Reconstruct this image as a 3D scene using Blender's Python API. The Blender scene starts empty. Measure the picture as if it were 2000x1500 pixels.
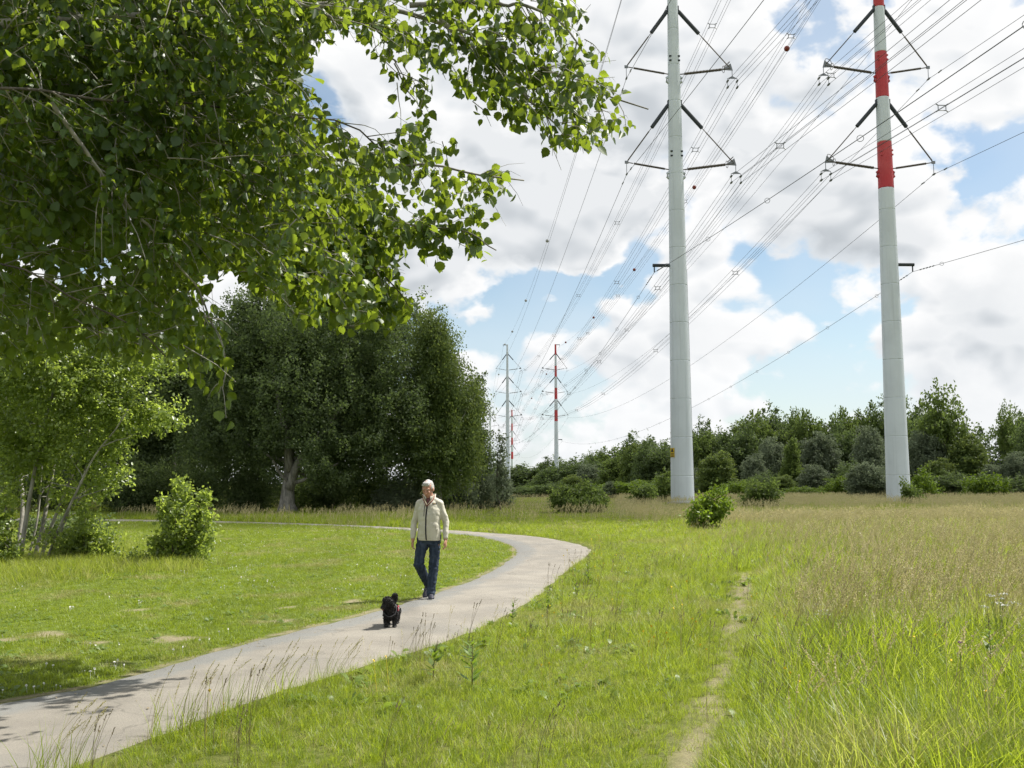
import bpy, bmesh, math, random
import numpy as np
from mathutils import Vector, Matrix
from mathutils.bvhtree import BVHTree

SC = bpy.context.scene
COL = SC.collection
R = math.radians

# ------------------------------------------------------------------ camera
FPX = 2000.0                      # focal length in photo pixels (photo 2000 x 1500)
EYE = 1.75
TILT = math.atan2(190.0, FPX)
ROLL = 0.0049
ct, st = math.cos(TILT), math.sin(TILT)
FWD = np.array([0, ct, st]); UP0 = np.array([0, -st, ct]); RT0 = np.array([1.0, 0, 0])
RT = math.cos(ROLL) * RT0 - math.sin(ROLL) * UP0
UP = math.cos(ROLL) * UP0 + math.sin(ROLL) * RT0
cam_d = bpy.data.cameras.new('camera')
cam_d.sensor_width = 36.0
cam_d.lens = 36.0 * FPX / 2000.0
cam_d.clip_start = 0.1
cam_d.clip_end = 12000
cam = bpy.data.objects.new('camera', cam_d)
COL.objects.link(cam)
cam.matrix_world = Matrix(((RT[0], UP[0], -FWD[0], 0), (RT[1], UP[1], -FWD[1], 0),
                           (RT[2], UP[2], -FWD[2], EYE), (0, 0, 0, 1)))
SC.camera = cam

# ------------------------------------------------------------------ light
SUN_EL, SUN_AZ = R(54), R(25)     # azimuth measured from +X towards +Y
SUN = np.array([math.cos(SUN_EL) * math.cos(SUN_AZ), math.cos(SUN_EL) * math.sin(SUN_AZ), math.sin(SUN_EL)])
sun_d = bpy.data.lights.new('sun', 'SUN')
sun_d.energy = 5.0
sun_d.angle = R(0.53)
sun_d.color = (1.0, 0.955, 0.88)
sun = bpy.data.objects.new('sun', sun_d)
COL.objects.link(sun)
sun.rotation_euler = Vector(SUN).to_track_quat('Z', 'Y').to_euler()
sun.location = (60, 30, 90)
SC.view_settings.view_transform = 'Standard'
SC.view_settings.look = 'None'
SC.view_settings.gamma = 1.0
SC.view_settings.use_curve_mapping = False
SC.view_settings.exposure = 0.75
SC.cycles.max_bounces = 8
SC.cycles.diffuse_bounces = 3
SC.cycles.glossy_bounces = 2
SC.cycles.transmission_bounces = 4
SC.cycles.transparent_max_bounces = 6
SC.cycles.use_denoising = True
SC.cycles.use_adaptive_sampling = True
SC.cycles.adaptive_threshold = 0.015
SC.cycles.denoising_prefilter = 'NONE'
SC.cycles.caustics_reflective = False
SC.cycles.caustics_refractive = False
SC.cycles.sample_clamp_indirect = 6


class NT:
    """small helper to wire shader nodes"""
    def __init__(s, tree):
        s.t = tree
    def n(s, typ, **kw):
        nd = s.t.nodes.new(typ)
        for k, v in kw.items():
            setattr(nd, k, v)
        return nd
    def put(s, sock, v):
        if v is None:
            return
        if isinstance(v, bpy.types.NodeSocket):
            s.t.links.new(v, sock)
        else:
            if hasattr(sock.default_value, '__len__') and hasattr(v, '__len__') and len(sock.default_value) == 4 and len(v) == 3:
                v = (*v, 1)
            sock.default_value = v
    def m(s, op, a, b=None, c=None, clamp=False):
        nd = s.n('ShaderNodeMath', operation=op, use_clamp=clamp)
        s.put(nd.inputs[0], a); s.put(nd.inputs[1], b); s.put(nd.inputs[2], c)
        return nd.outputs[0]
    def v(s, op, a, b=None, scale=None):
        nd = s.n('ShaderNodeVectorMath', operation=op)
        s.put(nd.inputs[0], a); s.put(nd.inputs[1], b)
        if scale is not None:
            s.put(nd.inputs['Scale'], scale)
        return nd.outputs['Value'] if op in ('DOT_PRODUCT', 'LENGTH', 'DISTANCE') else nd.outputs[0]
    def noise(s, vec, scale, detail=6, rough=0.5, dist=0.0, lac=2.0):
        nd = s.n('ShaderNodeTexNoise')
        nd.normalize = True
        s.put(nd.inputs['Vector'], vec)
        nd.inputs['Scale'].default_value = scale
        nd.inputs['Detail'].default_value = detail
        nd.inputs['Roughness'].default_value = rough
        nd.inputs['Lacunarity'].default_value = lac
        nd.inputs['Distortion'].default_value = dist
        return nd.outputs[0]
    def smooth(s, x, a, b, lo=0.0, hi=1.0):
        nd = s.n('ShaderNodeMapRange', interpolation_type='SMOOTHSTEP')
        s.put(nd.inputs[0], x)
        for i, q in enumerate((a, b, lo, hi)):
            nd.inputs[1 + i].default_value = q
        return nd.outputs[0]
    def mix(s, f, a, b, blend='MIX'):
        nd = s.n('ShaderNodeMix', data_type='RGBA', blend_type=blend)
        s.put(nd.inputs[0], f); s.put(nd.inputs[6], a); s.put(nd.inputs[7], b)
        return nd.outputs[2]
    def attr(s, name, typ='GEOMETRY'):
        nd = s.n('ShaderNodeAttribute', attribute_type=typ, attribute_name=name)
        return nd


def ray(px, py):
    d = FWD + (px - 1000.0) / FPX * RT + (750.0 - py) / FPX * UP
    return d


def P(px, py, Y):
    """world point seen at photo pixel (px, py) on the plane y = Y"""
    d = ray(px, py)
    return np.array([0, 0, EYE]) + d * (Y / d[1])


def gz(x, y):
    """terrain height: level near the path, falling gently towards the far pylons"""
    y = np.asarray(y, float)
    t = np.clip((y - 85.0) / 250.0, 0, 1)
    return -3.0 * (t * t * (3 - 2 * t) * 0.5 + t * 0.5)


def G(px, py):
    d = ray(px, py)
    t = -EYE / d[2]
    p = np.array([0, 0, EYE]) + d * t
    return np.array([p[0], p[1], 0.0])


def proj(p):
    """world points (N,3) to photo pixels and depth"""
    q = np.asarray(p, float) - np.array([0, 0, EYE])
    z = q @ FWD
    return 1000 + FPX * (q @ RT) / z, 750 - FPX * (q @ UP) / z, z


# ------------------------------------------------------------------ world: sky with broken cumulus
W = bpy.data.worlds.new('World')
SC.world = W
W.use_nodes = True
W.node_tree.nodes.clear()
w = NT(W.node_tree)
sky = w.n('ShaderNodeTexSky', sky_type='NISHITA')
sky.sun_disc = False
sky.sun_elevation = SUN_EL
sky.sun_rotation = math.pi / 2 - SUN_AZ
sky.air_density = 1.0
sky.dust_density = 0.6
sky.ozone_density = 1.5
tc = w.n('ShaderNodeTexCoord').outputs['Generated']
d0 = w.v('NORMALIZE', tc)
q0 = w.v('MULTIPLY', d0, (1.0, 1.0, 1.45))
warp = w.n('ShaderNodeTexNoise'); w.put(warp.inputs['Vector'], q0)
warp.inputs['Scale'].default_value = 7.0; warp.inputs['Detail'].default_value = 3
wv = w.v('SCALE', w.v('SUBTRACT', warp.outputs['Color'], (0.5, 0.5, 0.5)), scale=0.055)
q = w.v('ADD', q0, wv)
def dens(vec, det, vd):
    a = w.noise(vec, 5.6, det, 0.54)
    b = w.n('ShaderNodeTexVoronoi', feature='SMOOTH_F1')
    w.put(b.inputs['Vector'], vec)
    b.inputs['Scale'].default_value = 17.0
    b.inputs['Detail'].default_value = vd
    b.inputs['Roughness'].default_value = 0.55
    b.inputs['Smoothness'].default_value = 0.6
    return w.m('SUBTRACT', w.m('MULTIPLY_ADD', a, 2.5, -0.75), w.m('MULTIPLY', b.outputs['Distance'], 0.42))
wb = w.n('ShaderNodeTexNoise'); w.put(wb.inputs['Vector'], q0)
wb.inputs['Scale'].default_value = 9.0; wb.inputs['Detail'].default_value = 5; wb.inputs['Roughness'].default_value = 0.6
d1 = w.v('ADD', d0, w.v('SCALE', w.v('SUBTRACT', wb.outputs['Color'], (0.5, 0.5, 0.5)), scale=0.16))
sun_t = SUN - SUN.dot(FWD) * FWD
off = tuple(0.014 * (SUN * np.array([1, 1, 1.45])))
n1 = dens(q, 8, 1.0)
n0 = dens(q, 3, 0.0)
n2 = dens(w.v('ADD', q, off), 4, 1.0)
def blob(px, py, sx, sy, amp, acc):
    c = ray(px, py); c = c / np.linalg.norm(c)
    e = w.v('MULTIPLY', w.v('SUBTRACT', d1, tuple(c)), (1 / sx, 1 / sx, 1 / sy))
    g = w.m('EXPONENT', w.m('MULTIPLY', w.v('DOT_PRODUCT', e, e), -1.0))
    g = w.m('MULTIPLY', g, amp)
    return g if acc is None else w.m('ADD', acc, g)
#CLOUDBLOBS#
BL = [  # px, py, half width, half height (radians), density: clouds positive, blue gaps negative
    (900, 330, .22, .14, .24), (1150, 420, .18, .09, .16), (1180, 120, .18, .12, .08),
    (1650, 150, .16, .07, .04), (1740, 460, .13, .06, .16), (1880, 640, .14, .05, .12), (1440, 600, .10, .06, .12),
    (1060, 720, .07, .04, .14), (870, 590, .06, .05, .16), (450, 640, .08, .05, .12), (1965, 400, .07, .07, .24), (1600, 420, .06, .04, .12),
    (630, 170, .055, .11, -.34), (950, 645, .055, .04, -.36), (1505, 30, .055, .035, -.44), (1540, 500, .05, .025, -.27),
    (1690, 610, .055, .025, -.24), (1895, 290, .05, .028, -.30), (430, 520, .07, .05, -.34), (1120, 575, .09, .02, -.30),
    (1640, 710, .08, .02, -.20), (1400, 770, .09, .016, -.2), (1690, 15, .04, .03, -.20), (1060, 800, .12, .015, -.18)]
acc = None
for b in BL:
    acc = blob(*b, acc)
base = w.m('ADD', n1, acc)
cov = w.smooth(base, -0.02, 0.16)
thick = w.smooth(base, 0.08, 0.55)
relief = w.m('MULTIPLY_ADD', w.m('SUBTRACT', n0, n2), 3.0, 0.55, clamp=True)
gr = None
for b in [(980, 420, .26, .095, 1.6), (1110, 500, .16, .05, .7), (760, 280, .10, .14, .7), (1790, 490, .13, .045, .9), (1890, 660, .13, .035, .9),
          (1200, 320, .12, .07, .5), (1640, 230, .10, .04, .2), (1230, 700, .08, .03, .3), (1560, 760, .2, .02, .25)]:
    gr = blob(*b, gr)
lown = w.noise(q, 5.0, 3, 0.45)
shade = w.m('ADD', w.m('MULTIPLY', thick, w.smooth(lown, 0.46, 0.76)), w.m('MULTIPLY', gr, thick), clamp=True)
shade = w.m('MULTIPLY', shade, w.m('MULTIPLY_ADD', relief, -0.55, 1.2), clamp=True)
white = w.mix(relief, (5.7, 6.05, 6.4), (8.0, 8.0, 8.0))
grey = w.mix(relief, (4.3, 4.6, 4.9), (5.8, 6.05, 6.3))
ccol = w.mix(shade, white, grey)
up_ = w.n('ShaderNodeSeparateXYZ'); w.put(up_.inputs[0], d0)
hz = w.smooth(up_.outputs[2], 0.0, 0.22, 1.0, 0.0)
skyc = w.mix(1.0, sky.outputs[0], (1.15, 1.14, 1.05), 'MULTIPLY')
skyc = w.mix(w.m('MULTIPLY', hz, 0.40), skyc, (5.6, 6.5, 7.4))
veil = w.m('MULTIPLY', w.smooth(lown, 0.25, 0.7), 0.5)
skyc = w.mix(veil, skyc, (5.9, 6.6, 7.3))
ccol = w.mix(w.m('MULTIPLY', hz, 0.30), ccol, (6.9, 7.2, 7.5))
fin = w.mix(cov, skyc, ccol)
bg = w.n('ShaderNodeBackground')
w.put(bg.inputs[0], fin)
bg.inputs[1].default_value = 0.076
wo = w.n('ShaderNodeOutputWorld')
W.node_tree.links.new(bg.outputs[0], wo.inputs[0])
try:
    W.cycles.sampling_method = 'MANUAL'
    W.cycles.sample_map_resolution = 512
except Exception:
    pass

# ------------------------------------------------------------------ helpers
rng = np.random.default_rng(7)


def tag(o, label=None, cat=None, group=None, kind=None):
    if label: o['label'] = label
    if cat: o['category'] = cat
    if group: o['group'] = group
    if kind: o['kind'] = kind
    return o


def empty(name, loc=(0, 0, 0), rz=0.0):
    o = bpy.data.objects.new(name, None)
    o.location = loc
    o.rotation_euler = (0, 0, rz)
    o.empty_display_size = 0.3
    COL.objects.link(o)
    return o


def link(name, me, parent=None, mat=None):
    o = bpy.data.objects.new(name, me)
    COL.objects.link(o)
    if parent is not None:
        o.parent = parent
    if mat is not None:
        me.materials.append(mat)
    return o


class MB:
    """collects tubes, boxes and lofts into one mesh"""
    def __init__(s):
        s.v = []; s.f = []
    def add(s, v, f):
        k = len(s.v)
        s.v.extend([tuple(map(float, p)) for p in v])
        s.f.extend([tuple(i + k for i in q) for q in f])
    def tube(s, pts, rad, seg=6, cap=True):
        pts = [np.asarray(p, float) for p in pts]
        n = len(pts)
        if not hasattr(rad, '__len__'):
            rad = [rad] * n
        t0 = pts[1] - pts[0]
        ref = np.array([0, 0, 1.0]) if abs(t0[2]) < 0.9 * np.linalg.norm(t0) else np.array([1.0, 0, 0])
        vs, fs = [], []
        for i in range(n):
            t = pts[min(i + 1, n - 1)] - pts[max(i - 1, 0)]
            t = t / (np.linalg.norm(t) + 1e-9)
            a = np.cross(t, ref); a /= (np.linalg.norm(a) + 1e-9)
            b = np.cross(t, a)
            for k in range(seg):
                an = 2 * math.pi * k / seg
                vs.append(pts[i] + rad[i] * (math.cos(an) * a + math.sin(an) * b))
        for i in range(n - 1):
            for k in range(seg):
                k2 = (k + 1) % seg
                fs.append((i * seg + k, i * seg + k2, (i + 1) * seg + k2, (i + 1) * seg + k))
        if cap:
            fs.append(tuple(range(seg))[::-1]); fs.append(tuple((n - 1) * seg + k for k in range(seg)))
        s.add(vs, fs)
        return s
    def box(s, c, size, rot=None):
        hx, hy, hz_ = size[0] / 2, size[1] / 2, size[2] / 2
        vs = [np.array([x, y, z]) for x in (-hx, hx) for y in (-hy, hy) for z in (-hz_, hz_)]
        if rot is not None:
            vs = [np.asarray(rot) @ p for p in vs]
        vs = [p + np.asarray(c) for p in vs]
        s.add(vs, [(0, 1, 3, 2), (4, 6, 7, 5), (0, 4, 5, 1), (2, 3, 7, 6), (0, 2, 6, 4), (1, 5, 7, 3)])
        return s
    def ring(s, c, ax, r, th, seg=16):
        ax = np.asarray(ax, float); ax /= np.linalg.norm(ax)
        a = np.cross(ax, [0.3, 0.2, 0.93]); a /= np.linalg.norm(a); b = np.cross(ax, a)
        pts = [np.asarray(c) + r * (math.cos(t) * a + math.sin(t) * b) for t in np.linspace(0, 2 * math.pi, seg + 1)]
        s.tube(pts, th, 5, cap=False)
        return s
    def mesh(s, name, smooth=False):
        me = bpy.data.meshes.new(name)
        me.from_pydata(s.v, [], s.f)
        if smooth:
            me.polygons.foreach_set('use_smooth', [True] * len(me.polygons))
        me.update()
        return me
    def build(s, name, mat, parent=None, smooth=False):
        return link(name, s.mesh(name, smooth), parent, mat)


def fast_mesh(name, V, loops, starts, attrs=None, smooth=False):
    me = bpy.data.meshes.new(name)
    me.vertices.add(len(V)); me.vertices.foreach_set('co', np.asarray(V, np.float32).ravel())
    me.loops.add(len(loops)); me.loops.foreach_set('vertex_index', np.asarray(loops, np.int32))
    me.polygons.add(len(starts)); me.polygons.foreach_set('loop_start', np.asarray(starts, np.int32))
    for k, a in (attrs or {}).items():
        at = me.attributes.new(k, 'FLOAT', 'FACE')
        at.data.foreach_set('value', np.asarray(a, np.float32))
    if smooth:
        me.polygons.foreach_set('use_smooth', np.ones(len(starts), bool))
    me.update(calc_edges=True)
    return me


def scatter(name, tv, tf, A, T, rnd=None, smooth=False):
    """one mesh holding a template (tv, tf) placed N times by matrices A (N,3,3) and offsets T (N,3)"""
    tv = np.asarray(tv, float)
    N, k = len(T), len(tv)
    V = np.einsum('nij,kj->nki', A, tv) + T[:, None, :]
    tl = np.concatenate([np.asarray(f) for f in tf])
    ts = np.concatenate([[0], np.cumsum([len(f) for f in tf])[:-1]])
    loops = (tl[None, :] + (np.arange(N) * k)[:, None]).ravel()
    starts = (ts[None, :] + (np.arange(N) * len(tl))[:, None]).ravel()
    at = {}
    if rnd is not None:
        at['rnd'] = np.repeat(rnd, len(tf))
    return fast_mesh(name, V.reshape(-1, 3), loops, starts, at, smooth)


def unit(a):
    return a / (np.linalg.norm(a, axis=-1, keepdims=True) + 1e-9)


def frames(axis, nrm, size, wid=None):
    x = unit(axis)
    z = nrm - (nrm * x).sum(-1, keepdims=True) * x
    z = unit(z)
    y = np.cross(z, x)
    size = np.asarray(size)
    wid = size if wid is None else wid
    A = np.stack([x * size[:, None], y * wid[:, None], z * size[:, None]], axis=2)
    return A


def spline(pts, n):
    """Catmull-Rom through pts, n samples"""
    p = np.asarray(pts, float)
    p = np.vstack([2 * p[0] - p[1], p, 2 * p[-1] - p[-2]])
    m = len(p) - 3
    out = []
    for t in np.linspace(0, m - 1e-6, n):
        i = int(t); f = t - i
        a, b, c, d = p[i:i + 4]
        out.append(0.5 * (2 * b + (c - a) * f + (2 * a - 5 * b + 4 * c - d) * f * f + (-a + 3 * b - 3 * c + d) * f ** 3))
    return np.array(out)


def resample(pts, n):
    s = spline(pts, 400)
    L = np.concatenate([[0], np.cumsum(np.linalg.norm(np.diff(s, axis=0), axis=1))])
    t = np.linspace(0, L[-1], n)
    return np.stack([np.interp(t, L, s[:, k]) for k in range(s.shape[1])], axis=1)


def in_poly(x, y, poly):
    x = np.asarray(x, float); y = np.asarray(y, float)
    ins = np.zeros(x.shape, bool)
    px, py = poly[:, 0], poly[:, 1]
    j = len(poly) - 1
    for i in range(len(poly)):
        c = ((py[i] > y) != (py[j] > y)) & (x < (px[j] - px[i]) * (y - py[i]) / (py[j] - py[i] + 1e-12) + px[i])
        ins ^= c
        j = i
    return ins


def dist_line(x, y, line):
    p = np.stack([np.ravel(x), np.ravel(y)], 1)
    best = np.full(len(p), 1e9)
    for a, b in zip(line[:-1], line[1:]):
        d = b - a
        t = np.clip(((p - a) @ d) / (d @ d + 1e-12), 0, 1)
        q_ = a + t[:, None] * d
        best = np.minimum(best, np.hypot(*(p - q_).T))
    return best.reshape(np.shape(x))


_vt = np.random.default_rng(3).random((256, 256))
def vnoise(x, y):
    """value noise, 0..1"""
    x = np.asarray(x, float); y = np.asarray(y, float)
    xi = np.floor(x).astype(int); yi = np.floor(y).astype(int)
    fx = x - xi; fy = y - yi
    fx = fx * fx * (3 - 2 * fx); fy = fy * fy * (3 - 2 * fy)
    g = lambda a, b: _vt[a % 256, b % 256]
    return (g(xi, yi) * (1 - fx) + g(xi + 1, yi) * fx) * (1 - fy) + (g(xi, yi + 1) * (1 - fx) + g(xi + 1, yi + 1) * fx) * fy
def fnoise(x, y, s, o=3):
    r = 0; a = 1; t = 0
    for k in range(o):
        r = r + a * vnoise(x / s * 2 ** k + 13.7 * k, y / s * 2 ** k + 5.1 * k); t += a; a *= 0.5
    return r / t


# ------------------------------------------------------------------ materials
def new_mat(name):
    m = bpy.data.materials.new(name)
    m.use_nodes = True
    m.node_tree.nodes.clear()
    t = NT(m.node_tree)
    out = t.n('ShaderNodeOutputMaterial')
    return m, t, out


def plain(name, col, rough=0.6, metal=0.0, spec=0.4, var=0.12, scale=6.0, bump=0.0, bscale=40.0):
    m, t, out = new_mat(name)
    p = t.n('ShaderNodeBsdfPrincipled')
    co = t.n('ShaderNodeTexCoord').outputs['Object']
    f = t.noise(co, scale, 5, 0.6)
    f = t.smooth(f, 0.3, 0.7)
    a = tuple(c * (1 - var) for c in col); b = tuple(min(1, c * (1 + var)) for c in col)
    t.put(p.inputs['Base Color'], t.mix(f, a, b))
    p.inputs['Roughness'].default_value = rough
    p.inputs['Metallic'].default_value = metal
    p.inputs['Specular IOR Level'].default_value = spec
    if bump:
        bn = t.n('ShaderNodeBump'); bn.inputs['Strength'].default_value = bump; bn.inputs['Distance'].default_value = 0.01
        t.put(bn.inputs['Height'], t.noise(co, bscale, 4, 0.6))
        t.put(p.inputs['Normal'], bn.outputs[0])
    m.node_tree.links.new(p.outputs[0], out.inputs[0])
    return m


def leaf_mat(name, dark, light, trans, tfac=0.4, rough=0.45, spec=0.35, source='rnd'):
    m, t, out = new_mat(name)
    oi = t.n('ShaderNodeObjectInfo').outputs['Random']
    if source == 'rnd':
        r = t.attr('rnd').outputs['Fac']
        r = t.m('FRACT', t.m('ADD', r, t.m('MULTIPLY', oi, 0.999)))  # each tree shifts its own variation
        r = t.m('PINGPONG', t.m('MULTIPLY', r, 2.0), 1.0)
    else:
        r = oi
    c = t.mix(r, dark, light)
    p = t.n('ShaderNodeBsdfPrincipled')
    t.put(p.inputs['Base Color'], c)
    p.inputs['Roughness'].default_value = rough
    p.inputs['Specular IOR Level'].default_value = spec
    tr = t.n('ShaderNodeBsdfTranslucent')
    k = max(dark[1], 1e-3)
    t.put(tr.inputs['Color'], t.mix(r, tuple(x * 0.75 for x in trans), trans))
    mx = t.n('ShaderNodeMixShader')
    mx.inputs[0].default_value = tfac
    m.node_tree.links.new(p.outputs[0], mx.inputs[1])
    m.node_tree.links.new(tr.outputs[0], mx.inputs[2])
    m.node_tree.links.new(mx.outputs[0], out.inputs[0])
    return m


def bark_mat(name, dark, light, scale=8.0, stretch=(1, 1, 0.25)):
    m, t, out = new_mat(name)
    co = t.v('MULTIPLY', t.n('ShaderNodeTexCoord').outputs['Object'], stretch)
    f = t.noise(co, scale, 7, 0.65)
    p = t.n('ShaderNodeBsdfPrincipled')
    t.put(p.inputs['Base Color'], t.mix(t.smooth(f, 0.35, 0.65), dark, light))
    p.inputs['Roughness'].default_value = 0.85
    bn = t.n('ShaderNodeBump'); bn.inputs['Strength'].default_value = 0.6; bn.inputs['Distance'].default_value = 0.02
    t.put(bn.inputs['Height'], f)
    t.put(p.inputs['Normal'], bn.outputs[0])
    m.node_tree.links.new(p.outputs[0], out.inputs[0])
    return m


M = {}
M['poplar_leaf'] = leaf_mat('poplar_leaf', (.020, .048, .008), (.046, .090, .016), (.47, .62, .045), 0.33, 0.42, 0.42)
M['aspen_leaf'] = leaf_mat('aspen_leaf', (.095, .135, .032), (.165, .210, .065), (.54, .68, .10), 0.48, 0.36, 0.5)
M['tree_dark'] = leaf_mat('tree_dark', (.074, .105, .044), (.118, .155, .066), (.24, .33, .09), 0.5, 0.5, 0.3)
M['tree_mid'] = leaf_mat('tree_mid', (.080, .118, .030), (.125, .170, .046), (.28, .38, .08), 0.5, 0.5, 0.3)
M['tree_birch'] = leaf_mat('tree_birch', (.078, .118, .030), (.120, .170, .048), (.30, .38, .08), 0.5, 0.5, 0.3)
M['tree_silver'] = leaf_mat('tree_silver', (.110, .140, .080), (.190, .225, .145), (.30, .36, .20), 0.48, 0.55, 0.3)
M['tree_bright'] = leaf_mat('tree_bright', (.085, .135, .016), (.140, .200, .030), (.30, .44, .03), 0.38, 0.45, 0.35)
M['bark_grey'] = bark_mat('bark_grey', (.15, .14, .12), (.34, .32, .28))
M['bark_dark'] = bark_mat('bark_dark', (.05, .042, .033), (.13, .11, .085))
M['bark_pale'] = bark_mat('bark_pale', (.16, .15, .125), (.42, .40, .35))
def painted(name, col, fade):
    m, t, out = new_mat(name)
    geo = t.n('ShaderNodeNewGeometry').outputs['Position']
    st_ = t.noise(t.v('MULTIPLY', geo, (2.6, 2.6, .07)), 1.6, 6, .62)
    bl_ = t.noise(geo, .35, 4, .6)
    sp_ = t.noise(geo, 14, 3, .7)
    c = t.mix(t.smooth(bl_, .35, .7), col, fade)
    c = t.mix(t.m('MULTIPLY', t.smooth(st_, .50, .74), .42), c, tuple(x * .62 for x in col))
    c = t.mix(t.m('MULTIPLY', t.smooth(sp_, .62, .75), .25), c, (.33, .31, .27))
    p = t.n('ShaderNodeBsdfPrincipled'); t.put(p.inputs['Base Color'], c)
    p.inputs['Roughness'].default_value = .5; p.inputs['Specular IOR Level'].default_value = .35
    bn = t.n('ShaderNodeBump'); bn.inputs['Strength'].default_value = .15; bn.inputs['Distance'].default_value = .01
    t.put(bn.inputs['Height'], sp_); t.put(p.inputs['Normal'], bn.outputs[0])
    m.node_tree.links.new(p.outputs[0], out.inputs[0])
    return m
M['steel_white'] = painted('steel_white', (.665, .715, .755), (.60, .645, .68))
M['steel_red'] = painted('steel_red', (.50, .040, .048), (.54, .085, .085))
M['steel_dark'] = plain('steel_dark', (.035, .042, .048), 0.5, 0.2)
M['insulator'] = plain('insulator', (.085, .068, .05), 0.5)
M['galvanised'] = plain('galvanised', (.20, .21, .22), 0.45, 0.5)
M['conductor'] = plain('conductor', (.075, .08, .085), 0.5, 0.4)
M['ball_red'] = plain('ball_red', (.24, .04, .022), 0.5)
M['ball_white'] = plain('ball_white', (.40, .40, .40), 0.5)
M['sign_yellow'] = plain('sign_yellow', (.62, .42, .02), 0.5)
M['sign_black'] = plain('sign_black', (.02, .02, .02), 0.5)

# ------------------------------------------------------------------ ground plan (from the photograph, on level ground)
inner_px = [(-420, 1478), (-160, 1408), (0, 1370), (150, 1344), (300, 1305), (450, 1262), (600, 1225), (720, 1195), (850, 1157), (930, 1127), (985, 1097),
            (1003, 1078), (985, 1062), (930, 1049), (850, 1041), (700, 1030.5), (500, 1023.5), (300, 1020), (200, 1018.5), (0, 1017)]
outer_px = [(-330, 1700), (20, 1560), (200, 1490), (430, 1400), (600, 1340), (750, 1296), (900, 1249), (1000, 1203), (1060, 1162), (1110, 1117), (1150, 1087),
            (1158, 1072), (1120, 1060), (1050, 1048.5), (950, 1041), (850, 1034.5), (650, 1025), (400, 1018), (200, 1014.5), (0, 1012)]
INNER = resample([G(*p)[:2] for p in inner_px], 260)
OUTER = resample([G(*p)[:2] for p in outer_px], 260)
PATH_POLY = np.vstack([INNER, OUTER[::-1]])
LAWN_POLY = np.vstack([INNER, [[-60, INNER[-1][1]], [-60, INNER[0][1]]]])
TRACK = resample([G(*p)[:2] for p in [(1452, 1120), (1450, 1165), (1437, 1210), (1420, 1290), (1385, 1390), (1335, 1500), (1240, 1650)]], 60)
SPOTS = [(330, 1248, .34, .16), (90, 1240, .30, .12), (275, 1191, .26, .10), (525, 1214, .28, .10), (690, 1175, .30, .14), (560, 1187, .22, .08),
         (20, 1249, .18, .1), (225, 1296, .2, .06), (190, 1255, .25, .08)]
SPOTS = [(*G(a, b)[:2], c, d) for a, b, c, d in SPOTS]


def dirt_mask(x, y):
    n = fnoise(x, y, 0.22, 3)
    d = np.zeros(np.shape(x))
    tr = dist_line(x, y, TRACK)
    big = fnoise(x, y, 1.1, 2)
    d = np.maximum(d, np.clip(1.05 - tr / 0.17 + (n - 0.5) * 1.5 + (big - 0.5) * .9, 0, 1) * .85)
    for sx, sy, a, b in SPOTS:
        r = np.hypot((x - sx) / a, (y - sy) / (b * 2.4))
        d = np.maximum(d, np.clip((.85 - r + (n - 0.5) * 1.6) * 2.0, 0, 1))
    e = dist_line(x, y, INNER)
    d = np.maximum(d, np.clip(1.2 - e / 0.06 + (n - 0.5) * 2.2, 0, 1) * (np.asarray(y) < 34))
    return d


# ground sheet: fine near the path, growing to the horizon
def axis_pts(lo, hi, step, far, grow=1.16):
    a = list(np.arange(lo, hi, step))
    s = step
    while a[-1] < far:
        s *= grow; a.append(a[-1] + s)
    return a
xs = np.array(axis_pts(0, 7.5, 0.125, 4200)); xs = np.concatenate([-xs[:0:-1], xs])
ys = np.array(axis_pts(4.5, 30, 0.16, 4200)); ys = np.concatenate([[-4000, -1500, -500, -150, -50, -15, -5, 0, 2, 3.5], ys])
X, Y = np.meshgrid(xs, ys)
Z = gz(X, Y)
near = (np.abs(X) < 14) & (Y < 45) & (Y > 3)
D = np.zeros(X.shape); D[near] = dirt_mask(X[near], Y[near])
nx, ny = len(xs), len(ys)
idx = np.arange(nx * ny).reshape(ny, nx)
quads = np.stack([idx[:-1, :-1], idx[:-1, 1:], idx[1:, 1:], idx[1:, :-1]], -1).reshape(-1, 4)
gme = fast_mesh('ground', np.stack([X, Y, Z], -1).reshape(-1, 3), quads.ravel(), np.arange(len(quads)) * 4, smooth=True)
at = gme.attributes.new('dirt', 'FLOAT', 'POINT'); at.data.foreach_set('value', D.ravel().astype(np.float32))
lw = np.zeros(X.shape); lw[np.abs(X) < 60] = in_poly(X[np.abs(X) < 60], Y[np.abs(X) < 60], LAWN_POLY)
at = gme.attributes.new('lawn', 'FLOAT', 'POINT'); at.data.foreach_set('value', lw.ravel().astype(np.float32))
m, t, out = new_mat('ground')
geo = t.n('ShaderNodeNewGeometry').outputs['Position']
n1_ = t.noise(geo, 0.35, 6, 0.6); n2_ = t.noise(geo, 9.0, 5, 0.65); n3_ = t.noise(geo, 60.0, 4, 0.7)
lawn_c = t.mix(t.smooth(n2_, .35, .65), (.075, .110, .014), (.125, .165, .026))
mead_c = t.mix(t.smooth(n2_, .35, .65), (.07, .09, .016), (.14, .15, .045))
g_c = t.mix(t.attr('lawn').outputs['Fac'], mead_c, lawn_c)
g_c = t.mix(t.m('MULTIPLY', t.smooth(n1_, .45, .7), .3), g_c, (.12, .12, .05))
soil = t.mix(t.smooth(n3_, .3, .7), (.17, .145, .085), (.29, .255, .165))
g_c = t.mix(t.attr('dirt').outputs['Fac'], g_c, soil)
p = t.n('ShaderNodeBsdfPrincipled'); t.put(p.inputs['Base Color'], g_c)
p.inputs['Roughness'].default_value = 0.95; p.inputs['Specular IOR Level'].default_value = 0.1
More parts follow.
